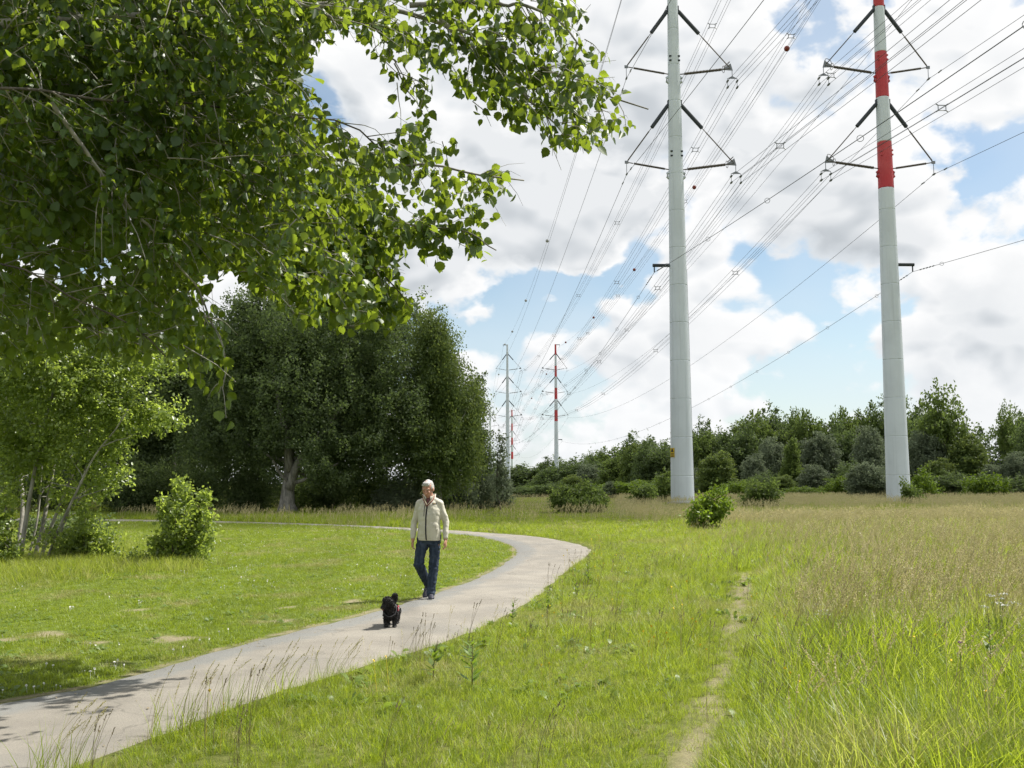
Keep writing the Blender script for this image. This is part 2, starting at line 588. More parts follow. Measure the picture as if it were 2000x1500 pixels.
bn = t.n('ShaderNodeBump'); bn.inputs['Strength'].default_value = .8; bn.inputs['Distance'].default_value = .03
t.put(bn.inputs['Height'], t.m('ADD', n2_, t.m('MULTIPLY', n3_, .4))); t.put(p.inputs['Normal'], bn.outputs[0])
m.node_tree.links.new(p.outputs[0], out.inputs[0])
ground = link('ground', gme, None, m)
tag(ground, kind='structure', label='level ground of soil and low grass under the lawn and the meadow')

# asphalt path: a thin slab lying on the ground, worn edges
K = 14
n = len(INNER)
e1 = (vnoise(np.arange(n) * 0.9, np.zeros(n)) - .5) * .07
e2 = (vnoise(np.arange(n) * 0.9, np.ones(n) * 9) - .5) * .09
dv = OUTER - INNER; wd = np.linalg.norm(dv, axis=1)[:, None]; dv = dv / wd
Ai = INNER + dv * e1[:, None]; Bo = OUTER + dv * e2[:, None]
tt = np.linspace(0, 1, K)
pv = Ai[:, None, :] * (1 - tt)[None, :, None] + Bo[:, None, :] * tt[None, :, None]
camber = 0.012 + 0.02 * (1 - (2 * tt - 1) ** 2)
pz = np.broadcast_to(camber[None, :], pv.shape[:2]).copy()
pz[:, 0] = -0.02; pz[:, -1] = -0.02
idx = np.arange(n * K).reshape(n, K)
quads = np.stack([idx[:-1, :-1], idx[:-1, 1:], idx[1:, 1:], idx[1:, :-1]], -1).reshape(-1, 4)
pme = fast_mesh('path', np.dstack([pv, pz]).reshape(-1, 3), quads.ravel(), np.arange(len(quads)) * 4, smooth=True)
at = pme.attributes.new('across', 'FLOAT', 'POINT'); at.data.foreach_set('value', np.tile(tt, n).astype(np.float32))
m, t, out = new_mat('asphalt')
geo = t.n('ShaderNodeNewGeometry').outputs['Position']
ac = t.attr('across').outputs['Fac']
a1 = t.noise(geo, 1.3, 6, .62); a2 = t.noise(geo, 70, 3, .7); a3 = t.noise(geo, 6, 5, .6)
vo = t.n('ShaderNodeTexVoronoi'); t.put(vo.inputs['Vector'], geo); vo.inputs['Scale'].default_value = 95
chip = t.smooth(vo.outputs['Distance'], .12, .3, 1.0, 0.0)
c = t.mix(t.smooth(a1, .3, .7), (.212, .194, .163), (.285, .262, .220))
c = t.mix(t.m('MULTIPLY', t.smooth(a2, .35, .72), .55), c, (.15, .14, .125))
c = t.mix(t.m('MULTIPLY', chip, .35), c, (.42, .40, .36))
strip = t.m('MULTIPLY', t.smooth(t.m('ADD', ac, t.m('MULTIPLY', t.m('SUBTRACT', a3, .5), .25)), .20, .33, 1, 0), t.smooth(a1, .28, .5))
c = t.mix(t.m('MULTIPLY', strip, .62), c, (.155, .165, .165))
c = t.mix(t.m('MULTIPLY', t.smooth(a3, .60, .72), .35), c, (.16, .15, .135))
crk = t.n('ShaderNodeTexVoronoi', feature='DISTANCE_TO_EDGE')
wrp = t.n('ShaderNodeTexNoise'); t.put(wrp.inputs['Vector'], geo); wrp.inputs['Scale'].default_value = 3.0; wrp.inputs['Detail'].default_value = 6
t.put(crk.inputs['Vector'], t.v('ADD', geo, t.v('SCALE', wrp.outputs['Color'], scale=0.9))); crk.inputs['Scale'].default_value = 0.55
ckm = t.m('MULTIPLY', t.smooth(crk.outputs['Distance'], .004, .016, 1, 0), t.smooth(t.noise(geo, .8, 3, .5), .48, .58))
c = t.mix(t.m('MULTIPLY', ckm, .38), c, (.09, .085, .07))
a4 = t.noise(geo, .55, 4, .6)
c = t.mix(t.m('MULTIPLY', t.smooth(a4, .52, .66), .40), c, (.17, .165, .15))
c = t.mix(t.m('MULTIPLY', t.smooth(t.m('ABSOLUTE', t.m('SUBTRACT', ac, .5)), .40, .5), t.m('MULTIPLY', t.smooth(a3, .42, .6), .55)), c, (.20, .165, .11))
p = t.n('ShaderNodeBsdfPrincipled'); t.put(p.inputs['Base Color'], c)
p.inputs['Roughness'].default_value = .85; p.inputs['Specular IOR Level'].default_value = .25
bn = t.n('ShaderNodeBump'); bn.inputs['Strength'].default_value = .5; bn.inputs['Distance'].default_value = .006
t.put(bn.inputs['Height'], t.m('ADD', a2, chip)); t.put(p.inputs['Normal'], bn.outputs[0])
m.node_tree.links.new(p.outputs[0], out.inputs[0])
path = link('path', pme, None, m)
tag(path, kind='structure', label='pale worn asphalt footpath curving from the lower left round the lawn')

# ------------------------------------------------------------------ power line: pylons, conductors
LD = np.array([-0.0556, 1.0, 0]); LD /= np.linalg.norm(LD)        # line direction
CR = np.array([LD[1], -LD[0], 0])                                  # across the line, to the right
Y1, Y2, Y3 = 78.0, 336.0, 533.0
ARM_DZ = (25.9, 33.6, 41.3)          # arm heights above the base of a tall pylon
TOP = 49.8


def shaft_r(z):
    return max(0.30, 0.885 - 0.0121 * z)


def pylon(name, label, x, y, base_z, drop, side, banded, sign=False, detail=True):
    """side +1: the long four-conductor arm is on the right; -1: on the left. drop shortens the shaft below the arms"""
    root = empty(name, (x, y, base_z), -math.atan2(-LD[0], LD[1]) * -1)
    tag(root, label, 'pylon', 'tubular power pylons carrying the overhead line')
    top = TOP - drop
    rr = lambda z: shaft_r(z + drop * 0.6) if drop else shaft_r(z)
    # shaft: stacked steel segments with a narrow recessed joint
    if banded:
        zb = [0.0] + [2.07 + 2.93 * k for k in range(8)] + [24.3, 28.0, 31.6, 35.3, 39.0, 42.65, 46.3, TOP]
        zb = sorted(set(z for z in zb if z <= TOP))
        zb = [z for i, z in enumerate(zb) if i == 0 or z - zb[i - 1] > 0.9 or z > 24]
    else:
        zb = [0.0] + [2.07 + 2.93 * k for k in range(16)] + [TOP]
    zb = [z - drop for z in zb]
    zb = [0.0] + [z for z in zb if z > 0.8]
    for i, (a, b) in enumerate(zip(zb[:-1], zb[1:])):
        za = a + drop
        red = banded and za > 24 and (int((za - 24.3 + 0.05) // 3.67) % 2 == 0)
        lo = a - (0.6 if i == 0 else 0)
        g = 0.03
        mb = MB()
        zz = [lo, lo + g, lo + g + .03, b - g - .03, b - g, b] if i else [lo, b - g - .03, b - g, b]
        rad = [rr(q_) for q_ in zz]
        if i: rad[0] -= .03
        rad[-1] -= .03
        mb.tube([(0, 0, q_) for q_ in zz], rad, 40 if detail else 14, cap=(b == zb[-1]))
        o = mb.build('red_band' if red else ('shaft_segment'), M['steel_red' if red else 'steel_white'], root, True)
        if b == zb[-1]:
            o.data.polygons.foreach_set('use_smooth', [p_.area < 3 and len(p_.vertices) == 4 for p_ in o.data.polygons])
    A = {}
    for lv, az in enumerate(ARM_DZ):
        z = az - drop
        for s, L, four in ((side, 4.05, True), (-side, 3.3, False)):
            r0 = rr(z)
            end = np.array([s * (r0 + L), 0, z + 0.55])
            zm = z + 5.25
            rm = rr(zm)
            # long rod insulator: the near horizontal strut
            mb = MB()
            p0 = np.array([s * (r0 - .03), 0, z]); dv_ = (end - p0)
            mb.tube([p0, p0 + dv_ * .10], .045, 8)
            nb = 26 if detail else 4
            pts, rad = [], []
            rb = .125 if four else .095
            for k in range(nb):
                f0 = .10 + .74 * k / nb; f1 = .10 + .74 * (k + .55) / nb
                pts += [p0 + dv_ * f0, p0 + dv_ * f1]; rad += [rb, rb * .62]
            mb.tube(pts, rad, 10 if detail else 6)
            mb.tube([p0 + dv_ * .84, end], .04, 8)
            if four and detail:
                mb.ring(p0 + dv_ * .86, dv_, .27, .022)
            mb.build('strut_insulator', M['insulator'], root, False)
            # dark sleeve of the sloping tie, fixed high on the shaft, then the slender tie itself
            q0_ = np.array([s * (rm - .03), 0, zm]); dq = end - q0_
            mb = MB()
            mb.tube([q0_, q0_ + dq * .03, q0_ + dq * .40, q0_ + dq * .405], [.12, .155, .155, .10], 10 if detail else 7)
            mb.box(q0_ + np.array([0, 0, .05]), (.16, .3, .55))
            mb.build('tie_sleeve', M['steel_dark'], root, False)
            mb = MB()
            mb.tube([q0_ + dq * .40, q0_ + dq * .47], .03, 6)
            mb.tube([q0_ + dq * .47, q0_ + dq * .97], .055 if not four else .045, 6)
            mb.tube([q0_ + dq * .97, end], .03, 6)
            if four and detail:
                mb.ring(q0_ + dq * .93, dq, .30, .024)
            mb.build('tie_rod', M['insulator'], root)
            # end plate, hanger, clamps
            mb = MB()
            if four:
                mb.add([end + v_ for v_ in (np.array([-s * .75, -.02, -.12]), np.array([s * .18, -.02, -.16]), np.array([s * .02, -.02, .42]),
                                            np.array([-s * .75, .02, -.12]), np.array([s * .18, .02, -.16]), np.array([s * .02, .02, .42]))],
                       [(0, 1, 2), (5, 4, 3), (0, 3, 4, 1), (1, 4, 5, 2), (2, 5, 3, 0)])
                hz_ = end + np.array([s * .12, 0, -.75])
                mb.tube([end + np.array([s * .12, 0, -.1]), hz_], .028, 6)
                mb.add([hz_ + v_ for v_ in (np.array([-.42, -.02, -.08]), np.array([.42, -.02, -.08]), np.array([0, -.02, .14]),
                                            np.array([-.42, .02, -.08]), np.array([.42, .02, -.08]), np.array([0, .02, .14]))],
                       [(0, 1, 2), (5, 4, 3), (0, 3, 4, 1), (1, 4, 5, 2), (2, 5, 3, 0)])
                cl = []
                for dx in (-.38, .38):
                    mb.tube([hz_ + np.array([dx, 0, -.08]), hz_ + np.array([dx, 0, -.75])], .022, 5)
                    for dz in (-.28, -.78):
                        c_ = hz_ + np.array([dx, 0, dz])
                        mb.tube([c_ - np.array([0, .3, 0]), c_ - np.array([0, .12, 0]), c_ + np.array([0, .12, 0]), c_ + np.array([0, .3, 0])], [.03, .085, .085, .03], 6)
                        cl.append(c_)
            else:
                mb.box(end, (.28, .08, .22))
                c_ = end + np.array([0, 0, -.95])
                mb.tube([end, c_], .025, 6)
                mb.tube([c_ - np.array([0, .3, 0]), c_ - np.array([0, .12, 0]), c_ + np.array([0, .12, 0]), c_ + np.array([0, .3, 0])], [.03, .075, .075, .03], 6)
                cl = [c_]
            mb.build('clamp_hanger', M['galvanised'], root)
            A[(lv, 'four' if four else 'one')] = cl
        if detail:
            for s in (-1, 1):      # bolted brackets above each arm, one pair at each shoulder
                for dz in (1.35, 1.0):
                    for k in (-1, 1):
                        r0 = rr(z + dz)
                        an = math.radians(-90 + s * 42)
                        if k < 0:
                            MB().box((r0 * math.cos(an), r0 * math.sin(an), z + dz), (.24, .10, .12)).build('bracket', M['steel_dark'] if not banded else M['steel_red'], root)
                r0 = rr(z - .45)
                mb = MB()
                mb.tube([(s * (r0 - .05), 0, z - .2), (s * (r0 + .1), 0, z - .3), (s * (r0 + .1), 0, z - .6), (s * (r0 - .05), 0, z - .72)], .11, 8)
                mb.build('shoulder_lug', M['steel_white'] if not banded else M['steel_red'], root, True)
    # earth wire arm at the very top, stub arm low on the shaft, both on the short side
    for nm, zt, L in (('top_arm', top - .15, 1.15), ('stub_arm', 18.3 - drop * .95, 1.30)):
        r0 = rr(zt)
        s = -side
        mb = MB()
        mb.tube([(s * (r0 - .05), 0, zt), (s * (r0 + L), 0, zt)], .13 if nm == 'stub_arm' else .11, 10)
        mb.tube([(s * (r0 + L - .12), 0, zt), (s * (r0 + L - .12), 0, zt - .55)], .05, 6)
        mb.build(nm, M['steel_dark'], root)
        A[nm] = [np.array([s * (r0 + L - .12), 0, zt - .55])]
    if detail:
        mb = MB()
        mb.tube([(0, 0, -.3), (0, 0, .12)], [rr(0) + .28] * 2, 40)
        mb.build('foundation', plain('concrete', (.36, .35, .33), .9), root)
        mb = MB()          # earthing cable running down the right side
        mb.tube([(rr(q_) + .02, 0.0, q_) for q_ in (-.1, 2, 10, 18)], .022, 5)
        mb.build('earth_strap', M['galvanised'], root)
    if sign:
        an = math.radians(-90 - 66)
        r0 = rr(4.0)
        rot = np.array(Matrix.Rotation(an + math.pi / 2, 3, 'Z'))
        c0 = np.array([math.cos(an), math.sin(an), 0]) * (r0 + .02)
        o = MB().box(c0 + np.array([0, 0, 3.85]), (.46, .03, .70), rot).build('warning_sign', M['sign_yellow'], root)
        mb = MB()
        tri = [(-.17, .05), (.17, .05), (0, .36)]
        f0, f1 = -.018, -.026
        mb.add([rot @ np.array([u_, f, v_]) + c0 + np.array([0, 0, 3.85]) for f in (f1, f0) for u_, v_ in tri], [(0, 1, 2), (5, 4, 3), (0, 3, 4, 1), (1, 4, 5, 2), (2, 5, 3, 0)])
        for k, wl in enumerate((.36, .30, .34)):
            mb.box(rot @ np.array([0, -.022, -.08 - .10 * k]) + c0 + np.array([0, 0, 3.85]), (wl, .008, .045), rot)
        s_ = mb.build('warning_symbol', M['sign_black'], o)
    mw = Matrix.Translation(root.location) @ Matrix.Rotation(root.rotation_euler[2], 4, 'Z')
    return {k: [np.array(mw @ Vector(c)) for c in v_] for k, v_ in A.items()}


xL = [P(1333.5, 985, Y1)[0], P(992, 960, Y2)[0], P(958, 960, Y3)[0]]
xR = [P(1755.5, 985, Y1)[0], P(1087.5, 965, Y2)[0], P(1000.5, 945, Y3)[0]]
SHORT = 8.0
AL, AR = [], []
AL.append(pylon('white_pylon', 'tall white tubular pylon nearest the bend, with a yellow warning sign near its foot', xL[0], Y1, float(gz(0, Y1)), 0, 1, False, True))
AR.append(pylon('banded_pylon', 'tall white tubular pylon with broad red bands, nearest on the right of the meadow', xR[0], Y1, float(gz(0, Y1)), 0, -1, True))
AL.append(pylon('white_pylon', 'distant white tubular pylon standing beside the dark birch edge', xL[1], Y2, float(gz(0, Y2)), 0, 1, False, detail=False))
AR.append(pylon('banded_pylon', 'distant red and white banded pylon standing in the open behind the round bush', xR[1], Y2, float(gz(0, Y2)), 0, -1, True, detail=False))
AL.append(pylon('white_pylon', 'farthest white pylon, mostly hidden by the dark trees, only its arms showing', xL[2], Y3, float(gz(0, Y3)), SHORT, 1, False, detail=False))
AR.append(pylon('banded_pylon', 'farthest and smallest red banded pylon, just right of the distant white one', xR[2], Y3, float(gz(0, Y3)), SHORT, -1, True, detail=False))


def span(a, b, sag, n):
    t_ = np.linspace(0, 1, n)[:, None]
    q_ = np.asarray(a) * (1 - t_) + np.asarray(b) * t_
    q_[:, 2] -= (4 * sag * t_ * (1 - t_))[:, 0]
    return q_


PREV = np.array([0.070 * 310, -310, 0])           # the next pylon of the line stands behind the viewer
FAR = np.array([-20.0, 330.0, 0])                 # and the line goes on beyond the last pylon


def wire_pts(stations):
    a, b, c_ = stations
    seq = [span(np.asarray(a) + PREV, a, 6.0, 46), span(a, b, 5.3, 40)[1:], span(b, c_, 5.0, 22)[1:], span(c_, np.asarray(c_) + FAR, 5.0, 10)[1:]]
    return np.vstack(seq)


def wire_rad(pts, r):
    d = np.linalg.norm(pts - np.array([0, 0, EYE]), axis=1)
    return r + 0 * d


def spacer(parent, ctr, along):
    mb = MB()
    a = np.cross(along, [0, 0, 1]); a /= np.linalg.norm(a)
    u_ = np.array([0, 0, 1.0])
    h = .25
    cs = [ctr + a * sx * .38 + u_ * sz * h for sx, sz in ((-1, -1), (1, -1), (1, 1), (-1, 1))]
    ins = [ctr + a * sx * .24 + u_ * sz * h * .64 for sx, sz in ((-1, -1), (1, -1), (1, 1), (-1, 1))]
    for k in range(4):
        mb.tube([ins[k], ins[(k + 1) % 4]], .028, 5)
        mb.tube([ins[k], cs[k]], .035, 5)
    return mb.build('spacer', M['galvanised'], parent)


LV = ('lowest', 'middle', 'top')
for nm, AA, arm in (('white', AL, 'right'), ('red banded', AR, 'left')):
    for lv in range(3):
        root = empty('conductor_bundle', (0, 0, 0))
        tag(root, f'four-wire bundle with square spacers on the {LV[lv]} {arm} arm of the {nm} pylon', 'power line', 'four-wire conductor bundles')
        st4 = [AA[k][(lv, 'four')] for k in range(3)]
        mid = None
        for w_ in range(4):
            pts = wire_pts([st4[k][w_] for k in range(3)])
            MB().tube(pts, wire_rad(pts, .0145), 5).build('conductor', M['conductor'], root, True)
            mid = pts if mid is None else mid + pts
        mid = mid / 4
        L = np.concatenate([[0], np.cumsum(np.linalg.norm(np.diff(mid, axis=0), axis=1))])
        s_ = 18 + 9 * lv + (5 if nm == 'white' else 0)
        while s_ < L[-1] - 300:
            c_ = np.array([np.interp(s_, L, mid[:, k]) for k in range(3)])
            if c_[1] > 4:
                spacer(root, c_, LD)
            s_ += 47 + 6 * math.sin(s_)
    for lv in range(3):
        pts = wire_pts([AA[k][(lv, 'one')][0] for k in range(3)])
        o = MB().tube(pts, wire_rad(pts, .018), 5).build('single_conductor', M['conductor'], None, True)
        oth = 'left' if arm == 'right' else 'right'
        tag(o, f'single dark conductor hung from the {LV[lv]} {oth} arm of the {nm} pylon', 'power line', 'single conductors')
        mb = MB()
        for k in (0, 1):
            c_ = AA[k][(lv, 'one')][0]
            for sg in (-1, 1):
                j = c_ + LD * sg * 1.9 + np.array([0, 0, -.16])
                mb.tube([j - LD * .25, j + LD * .25], .05, 6)
        mb.build('vibration_damper', M['galvanised'], o)
    for key, ttl in (('top_arm', 'earth wire strung along the top of the'), ('stub_arm', 'thin cable with ring weights hung from the low stub arm of the')):
        pts = wire_pts([AA[k][key][0] for k in range(3)])
        o = MB().tube(pts, wire_rad(pts, .017), 5).build('earth_wire' if key == 'top_arm' else 'communication_cable', M['conductor'], None, True)
        tag(o, f'{ttl} {nm} pylons', 'power line', 'earth wires and cables')
        L = np.concatenate([[0], np.cumsum(np.linalg.norm(np.diff(pts, axis=0), axis=1))])
        s0 = np.interp(Y1, pts[:, 1], L)
        if key == 'top_arm':
            stops = [s0 + q_ for q_ in ((26, 68, 118, 176, 240, 300, 360) if nm != 'white' else (38, 96, 150, 205, 248, 300, 350))]
            for s_ in stops:
                c_ = np.array([np.interp(s_, L, pts[:, k]) for k in range(3)])
                bm = bmesh.new(); bmesh.ops.create_uvsphere(bm, u_segments=18, v_segments=12, radius=.30)
                me = bpy.data.meshes.new('marker_ball'); bm.to_mesh(me); bm.free()
                me.polygons.foreach_set('use_smooth', [True] * len(me.polygons))
                b_ = link('marker_ball', me, o, M['ball_white'] if nm == 'white' else M['ball_red']); b_.location = c_
        else:
            for s_ in np.arange(s0 - 62, s0 + 200, 11.5):
                c_ = np.array([np.interp(s_, L, pts[:, k]) for k in range(3)])
                MB().ring(c_ + np.array([0, 0, -.02]), LD + np.array([.4, 0, 0]), .13, .014, 12).build('ring_weight', M['galvanised'], o)
            mb = MB()
            for sg in (-1, 1):
                for k in range(5):
                    c_ = np.array([np.interp(s0 + sg * (1.2 + .5 * k), L, pts[:, j]) for j in range(3)])
                    mb.tube([c_ - LD * .12, c_ + LD * .12], .045, 5)
            mb.build('armour_rods', M['galvanised'], o)

# ------------------------------------------------------------------ trees
LEAF4 = ([(0, 0, 0), (.45, .34, .06), (1, 0, -.05), (.45, -.34, .06)], [(0, 1, 2), (0, 2, 3)])
LEAF6 = ([(0, 0, 0), (.22, .30, .05), (.62, .27, .04), (1, 0, -.06), (.62, -.27, .04), (.22, -.30, .05)], [(0, 1, 2, 3), (0, 3, 4, 5)])
SPRIG = ([(0, 0, 0), (.3, .22, .1), (.55, .02, .02), (.28, -.24, -.05), (.5, 0, 0), (.8, .26, -.06), (1.05, .04, .05), (.8, -.2, .1)],
         [(0, 1, 2, 3), (4, 7, 6, 5)])


def crown_points(r, blobs, n, seed, rough=.35):
    """clump centres inside a set of ellipsoids (cx,cy,cz,rx,ry,rz), biased to the outside, outline made uneven"""
    vol = np.array([b[3] * b[4] * b[5] for b in blobs]) ** .8
    which = r.choice(len(blobs), n, p=vol / vol.sum())
    B = np.array(blobs, float)[which]
    d = unit(r.normal(size=(n, 3)))
    k = seed * 3.3
    bump = (vnoise(d[:, 0] * 2.2 + k, d[:, 1] * 2.2 + d[:, 2] * 2.9) - .5) * 2 * rough + (vnoise(d[:, 0] * 5 + k + 9, d[:, 2] * 5 + d[:, 1] * 3) - .5) * rough
    rad = r.random(n) ** (1 / 2.4) * (1 + bump)
    c = B[:, :3] + d * B[:, 3:] * rad[:, None]
    return c, d, which


def crown_mesh(name, r, blobs, nclump, nleaf, leaf, cr, seed, tmpl=LEAF4, droop=0.0, upw=.5, rough=.35, jitter=.35, zmin=.15, hole=None):
    c, d, _ = crown_points(r, blobs, nclump, seed, rough)
    ok = c[:, 2] > zmin
    c, d = c[ok], d[ok]
    n = len(c)
    sz = cr * r.uniform(.55, 1.3, n)
    axis = unit(d * np.array([.8, .8, .5]) + np.array([0, 0, upw - droop]) + r.normal(size=(n, 3)) * .35)
    i = np.repeat(np.arange(n), nleaf)
    N = len(i)
    u = r.normal(size=(N, 3)) * .42
    t_ = r.uniform(-1, 1, N)
    pos = c[i] + axis[i] * (t_ * sz[i] * 1.15)[:, None] + u * (sz[i] * (1.05 - .35 * t_))[:, None] * np.array([1, 1, .8])
    pos[:, 2] -= droop * r.random(N) * cr * 1.6
    la = unit(axis[i] * .5 + r.normal(size=(N, 3)) * .75 + np.array([0, 0, -.25 - droop]))
    nr = unit(r.normal(size=(N, 3)) * .7 + np.array([0, 0, .55]) + d[i] * .45)
    s_ = leaf * r.uniform(.65, 1.25, N)
    A = frames(la, nr, s_)
    rnd = np.clip((r.random(n)[i] * .6 + r.random(N) * jitter), 0, .999)
    keep = pos[:, 2] > .04
    if hole is not None:
        keep &= ~hole(pos)
    return scatter(name, *tmpl, A[keep], pos[keep], rnd[keep]), c


def wiggle(r, a, b, n, amp):
    a = np.asarray(a, float); b = np.asarray(b, float)
    t_ = np.linspace(0, 1, n)
    p_ = a + (b - a) * t_[:, None]
    L = np.linalg.norm(b - a)
    w_ = np.cumsum(r.normal(size=(n, 3)), axis=0) * amp * L / n
    w_ -= w_[-1] * t_[:, None]
    return p_ + w_ * np.sin(t_ * math.pi)[:, None] ** .5


def tree(name, label, cat, group, x, y, blobs, nclump, nleaf, leaf, cr, leafm, barkm, seed, trunk=(.18, .7), tmpl=LEAF4, limbs=14, stems=1, rot=0.0, scale=1.0, **kw):
    r = np.random.default_rng(seed)
    root = empty(name, (x, y, float(gz(x, y))), rot)
    root.scale = (scale,) * 3
    tag(root, label, cat, group)
    me, cl = crown_mesh('crown', r, blobs, nclump, nleaf, leaf, cr, seed, tmpl, **kw)
    o = link('crown', me, root, M[leafm]); o['kind'] = 'stuff'
    H = max(b[2] + b[5] * .5 for b in blobs)
    tr, th = trunk
    for s_ in range(stems):
        mb = MB()
        if stems == 1:
            b0, topx = np.array([0, 0, -.1]), np.array([r.normal() * .03 * H, r.normal() * .03 * H, H * th + .3])
        else:
            an = s_ * 2.4 + r.random(); q_ = .12 * H * r.uniform(.4, 1)
            b0 = np.array([math.cos(an), math.sin(an), 0]) * .09 * (s_ > 0) + np.array([0, 0, -.1])
            topx = np.array([math.cos(an) * q_, math.sin(an) * q_, H * th * r.uniform(.7, 1)])
        pts = wiggle(r, b0, topx, 9, .12)
        t_ = np.linspace(0, 1, 9)
        rad = tr * (1 - .8 * t_) * (1 + .5 * np.exp(-t_ * 14))
        mb.tube(pts, rad, 9 if tr > .1 else 6)
        for k in range(max(2, limbs // stems)):
            f = r.uniform(.35, 1.0)
            p0 = np.array([np.interp(f, t_, pts[:, j]) for j in range(3)])
            tgt = cl[r.integers(len(cl))]
            if tgt[2] < p0[2] - .4 * H:
                continue
            mb.tube(wiggle(r, p0, p0 + (tgt - p0) * .85, 5, .18), np.linspace(np.interp(f, t_, rad) * .5, .012 * max(1, H / 8), 5), 5, cap=False)
        mb.build('trunk', M[barkm], root, True)
    return root


def clone(o, parent=None):
    c = o.copy()
    COL.objects.link(c)
    c.parent = parent
    for ch in o.children:
        clone(ch, c)
    return c


# ---- the big grey poplar in shade, its neighbours and the birch at the edge of the left-hand wood
def bx(px, py):
    return G(px, py)[:2]

def at_y(px, Yd):
    return np.array([P(px, 980, Yd)[0], Yd])

def blobs_px(Yd, x0, lst):
    """crown ellipsoids given as photo (centre px, py, half width px, half height px, depth m) -> metres about the trunk at x0"""
    out_ = []
    for px, py, a, b, dy in lst:
        c_ = P(px, py, Yd)
        out_.append((c_[0] - x0, dy, c_[2], a * Yd / FPX, a * Yd / FPX * .85, b * Yd / FPX))
    return out_

x0, y0 = bx(562, 1003)
bl = blobs_px(y0, x0, [(600, 760, 170, 170, 0), (700, 690, 110, 140, .5), (560, 650, 90, 95, .3), (470, 720, 110, 150, 1), (760, 820, 90, 130, .2), (430, 850, 90, 110, .6),
                       (650, 880, 140, 70, -.6), (480, 610, 55, 60, .8)])
pop = tree('poplar_tree', 'great dark poplar with a stout pale forked trunk beyond the lawn', 'tree', None, x0, y0, bl, 1900, 76, .17, .56, 'tree_dark', 'bark_grey', 11,
           trunk=(.46, .42), limbs=10, upw=.7, rough=.3,
           hole=lambda q_: (q_[:, 1] < .9) & (np.abs(q_[:, 0] - .15 - .12 * q_[:, 2]) < 1.15 - .1 * q_[:, 2]) & (q_[:, 2] < 3.6))
mb = MB(); yy = y0; rr_ = np.random.default_rng(5)
def loc(px, py, dy=0):
    p_ = P(px, py, yy + dy); return p_ - np.array([x0, y0, 0])
for nm, pl, r0_, r1_ in (('limb', [(566, 955), (577, 915), (600, 880), (640, 830), (690, 760)], .27, .07), ('limb', [(570, 945), (600, 935), (628, 922), (660, 905)], .12, .05),
                         ('limb', [(562, 940), (545, 922), (532, 898), (500, 870)], .10, .04), ('limb', [(566, 920), (560, 860), (545, 790), (530, 700)], .26, .06)):
    pts = resample([loc(a_, b_, -.25 - .2 * i_) for i_, (a_, b_) in enumerate(pl)], 14)
    MB().tube(pts, np.linspace(r0_, r1_, 14), 9).build(nm, M['bark_grey'], pop, True)

def simple_tree(nm, lab, px, Yd, lst, nc, nl, leaf, cr, lm, bm, seed, grp=None, cat='tree', **kw):
    x_ = at_y(px, Yd)[0]
    return tree(nm, lab, cat, grp, x_, Yd, blobs_px(Yd, x_, lst), nc, nl, leaf, cr, lm, bm, seed, **kw)

WOOD = 'trees of the dark wood beyond the lawn'
simple_tree('birch_tree', 'tall weeping birch at the right edge of the dark wood', 860, 60,
            [(850, 720, 60, 110, 0), (880, 800, 65, 120, .4), (840, 860, 70, 90, 0), (850, 640, 35, 50, 0), (905, 860, 40, 70, .2)], 800, 100, .14, .55, 'tree_birch', 'bark_pale', 21, WOOD,
            droop=.9, upw=.2, trunk=(.16, .8))
simple_tree('alder_tree', 'small dark alder showing sky through its crown beside the birch', 940, 66,
            [(932, 850, 24, 80, 0), (925, 780, 20, 50, .2), (945, 900, 22, 40, 0)], 150, 70, .15, .5, 'tree_dark', 'bark_dark', 22, WOOD, trunk=(.12, .8))
simple_tree('poplar_tree', 'dark poplar filling the gap behind the aspens, left of the great poplar', 330, 64,
            [(330, 780, 100, 130, 0), (270, 860, 90, 100, 0), (380, 700, 70, 90, 1), (300, 700, 50, 70, 0)], 900, 90, .18, .62, 'tree_dark', 'bark_grey', 23, WOOD, upw=.7)
simple_tree('poplar_tree', 'tall dark poplar standing deep in the wood behind the great poplar', 640, 72,
            [(620, 720, 150, 150, 0), (750, 720, 95, 125, 0), (500, 740, 110, 140, 0), (790, 850, 90, 110, 0), (690, 620, 110, 85, 0), (810, 660, 60, 80, 0)], 1000, 76, .20, .7, 'tree_dark', 'bark_dark', 24, WOOD)
for i_, (px, Yd, lst, lab) in enumerate([
        (120, 70, [(130, 780, 120, 150, 0), (60, 850, 110, 120, 0), (200, 860, 100, 110, 0)], 'dark tree deep in the wood behind the aspen stems'),
        (-120, 62, [(-120, 760, 140, 190, 0), (-60, 860, 120, 110, 0)], 'dark tree in the wood at the far left edge'),
        (240, 100, [(240, 840, 150, 130, 0), (330, 880, 100, 100, 0), (160, 900, 100, 80, 0)], 'dim tree at the back of the wood between aspens and poplars'),
        (520, 104, [(540, 850, 160, 130, 0), (650, 880, 120, 100, 0)], 'dim tree at the back of the wood directly behind the poplar trunk'),
        (-40, 100, [(0, 860, 180, 120, 0), (-120, 860, 120, 120, 0)], 'dim tree at the back of the wood near the left edge'),
        (420, 84, [(420, 800, 130, 140, 0), (350, 860, 110, 110, 0)], 'dim tree seen deep between the two dark poplars')]):
    simple_tree('broadleaf_tree', lab, px, Yd, lst, 560, 48, .28, .8, 'tree_dark', 'bark_dark', 30 + i_, WOOD)
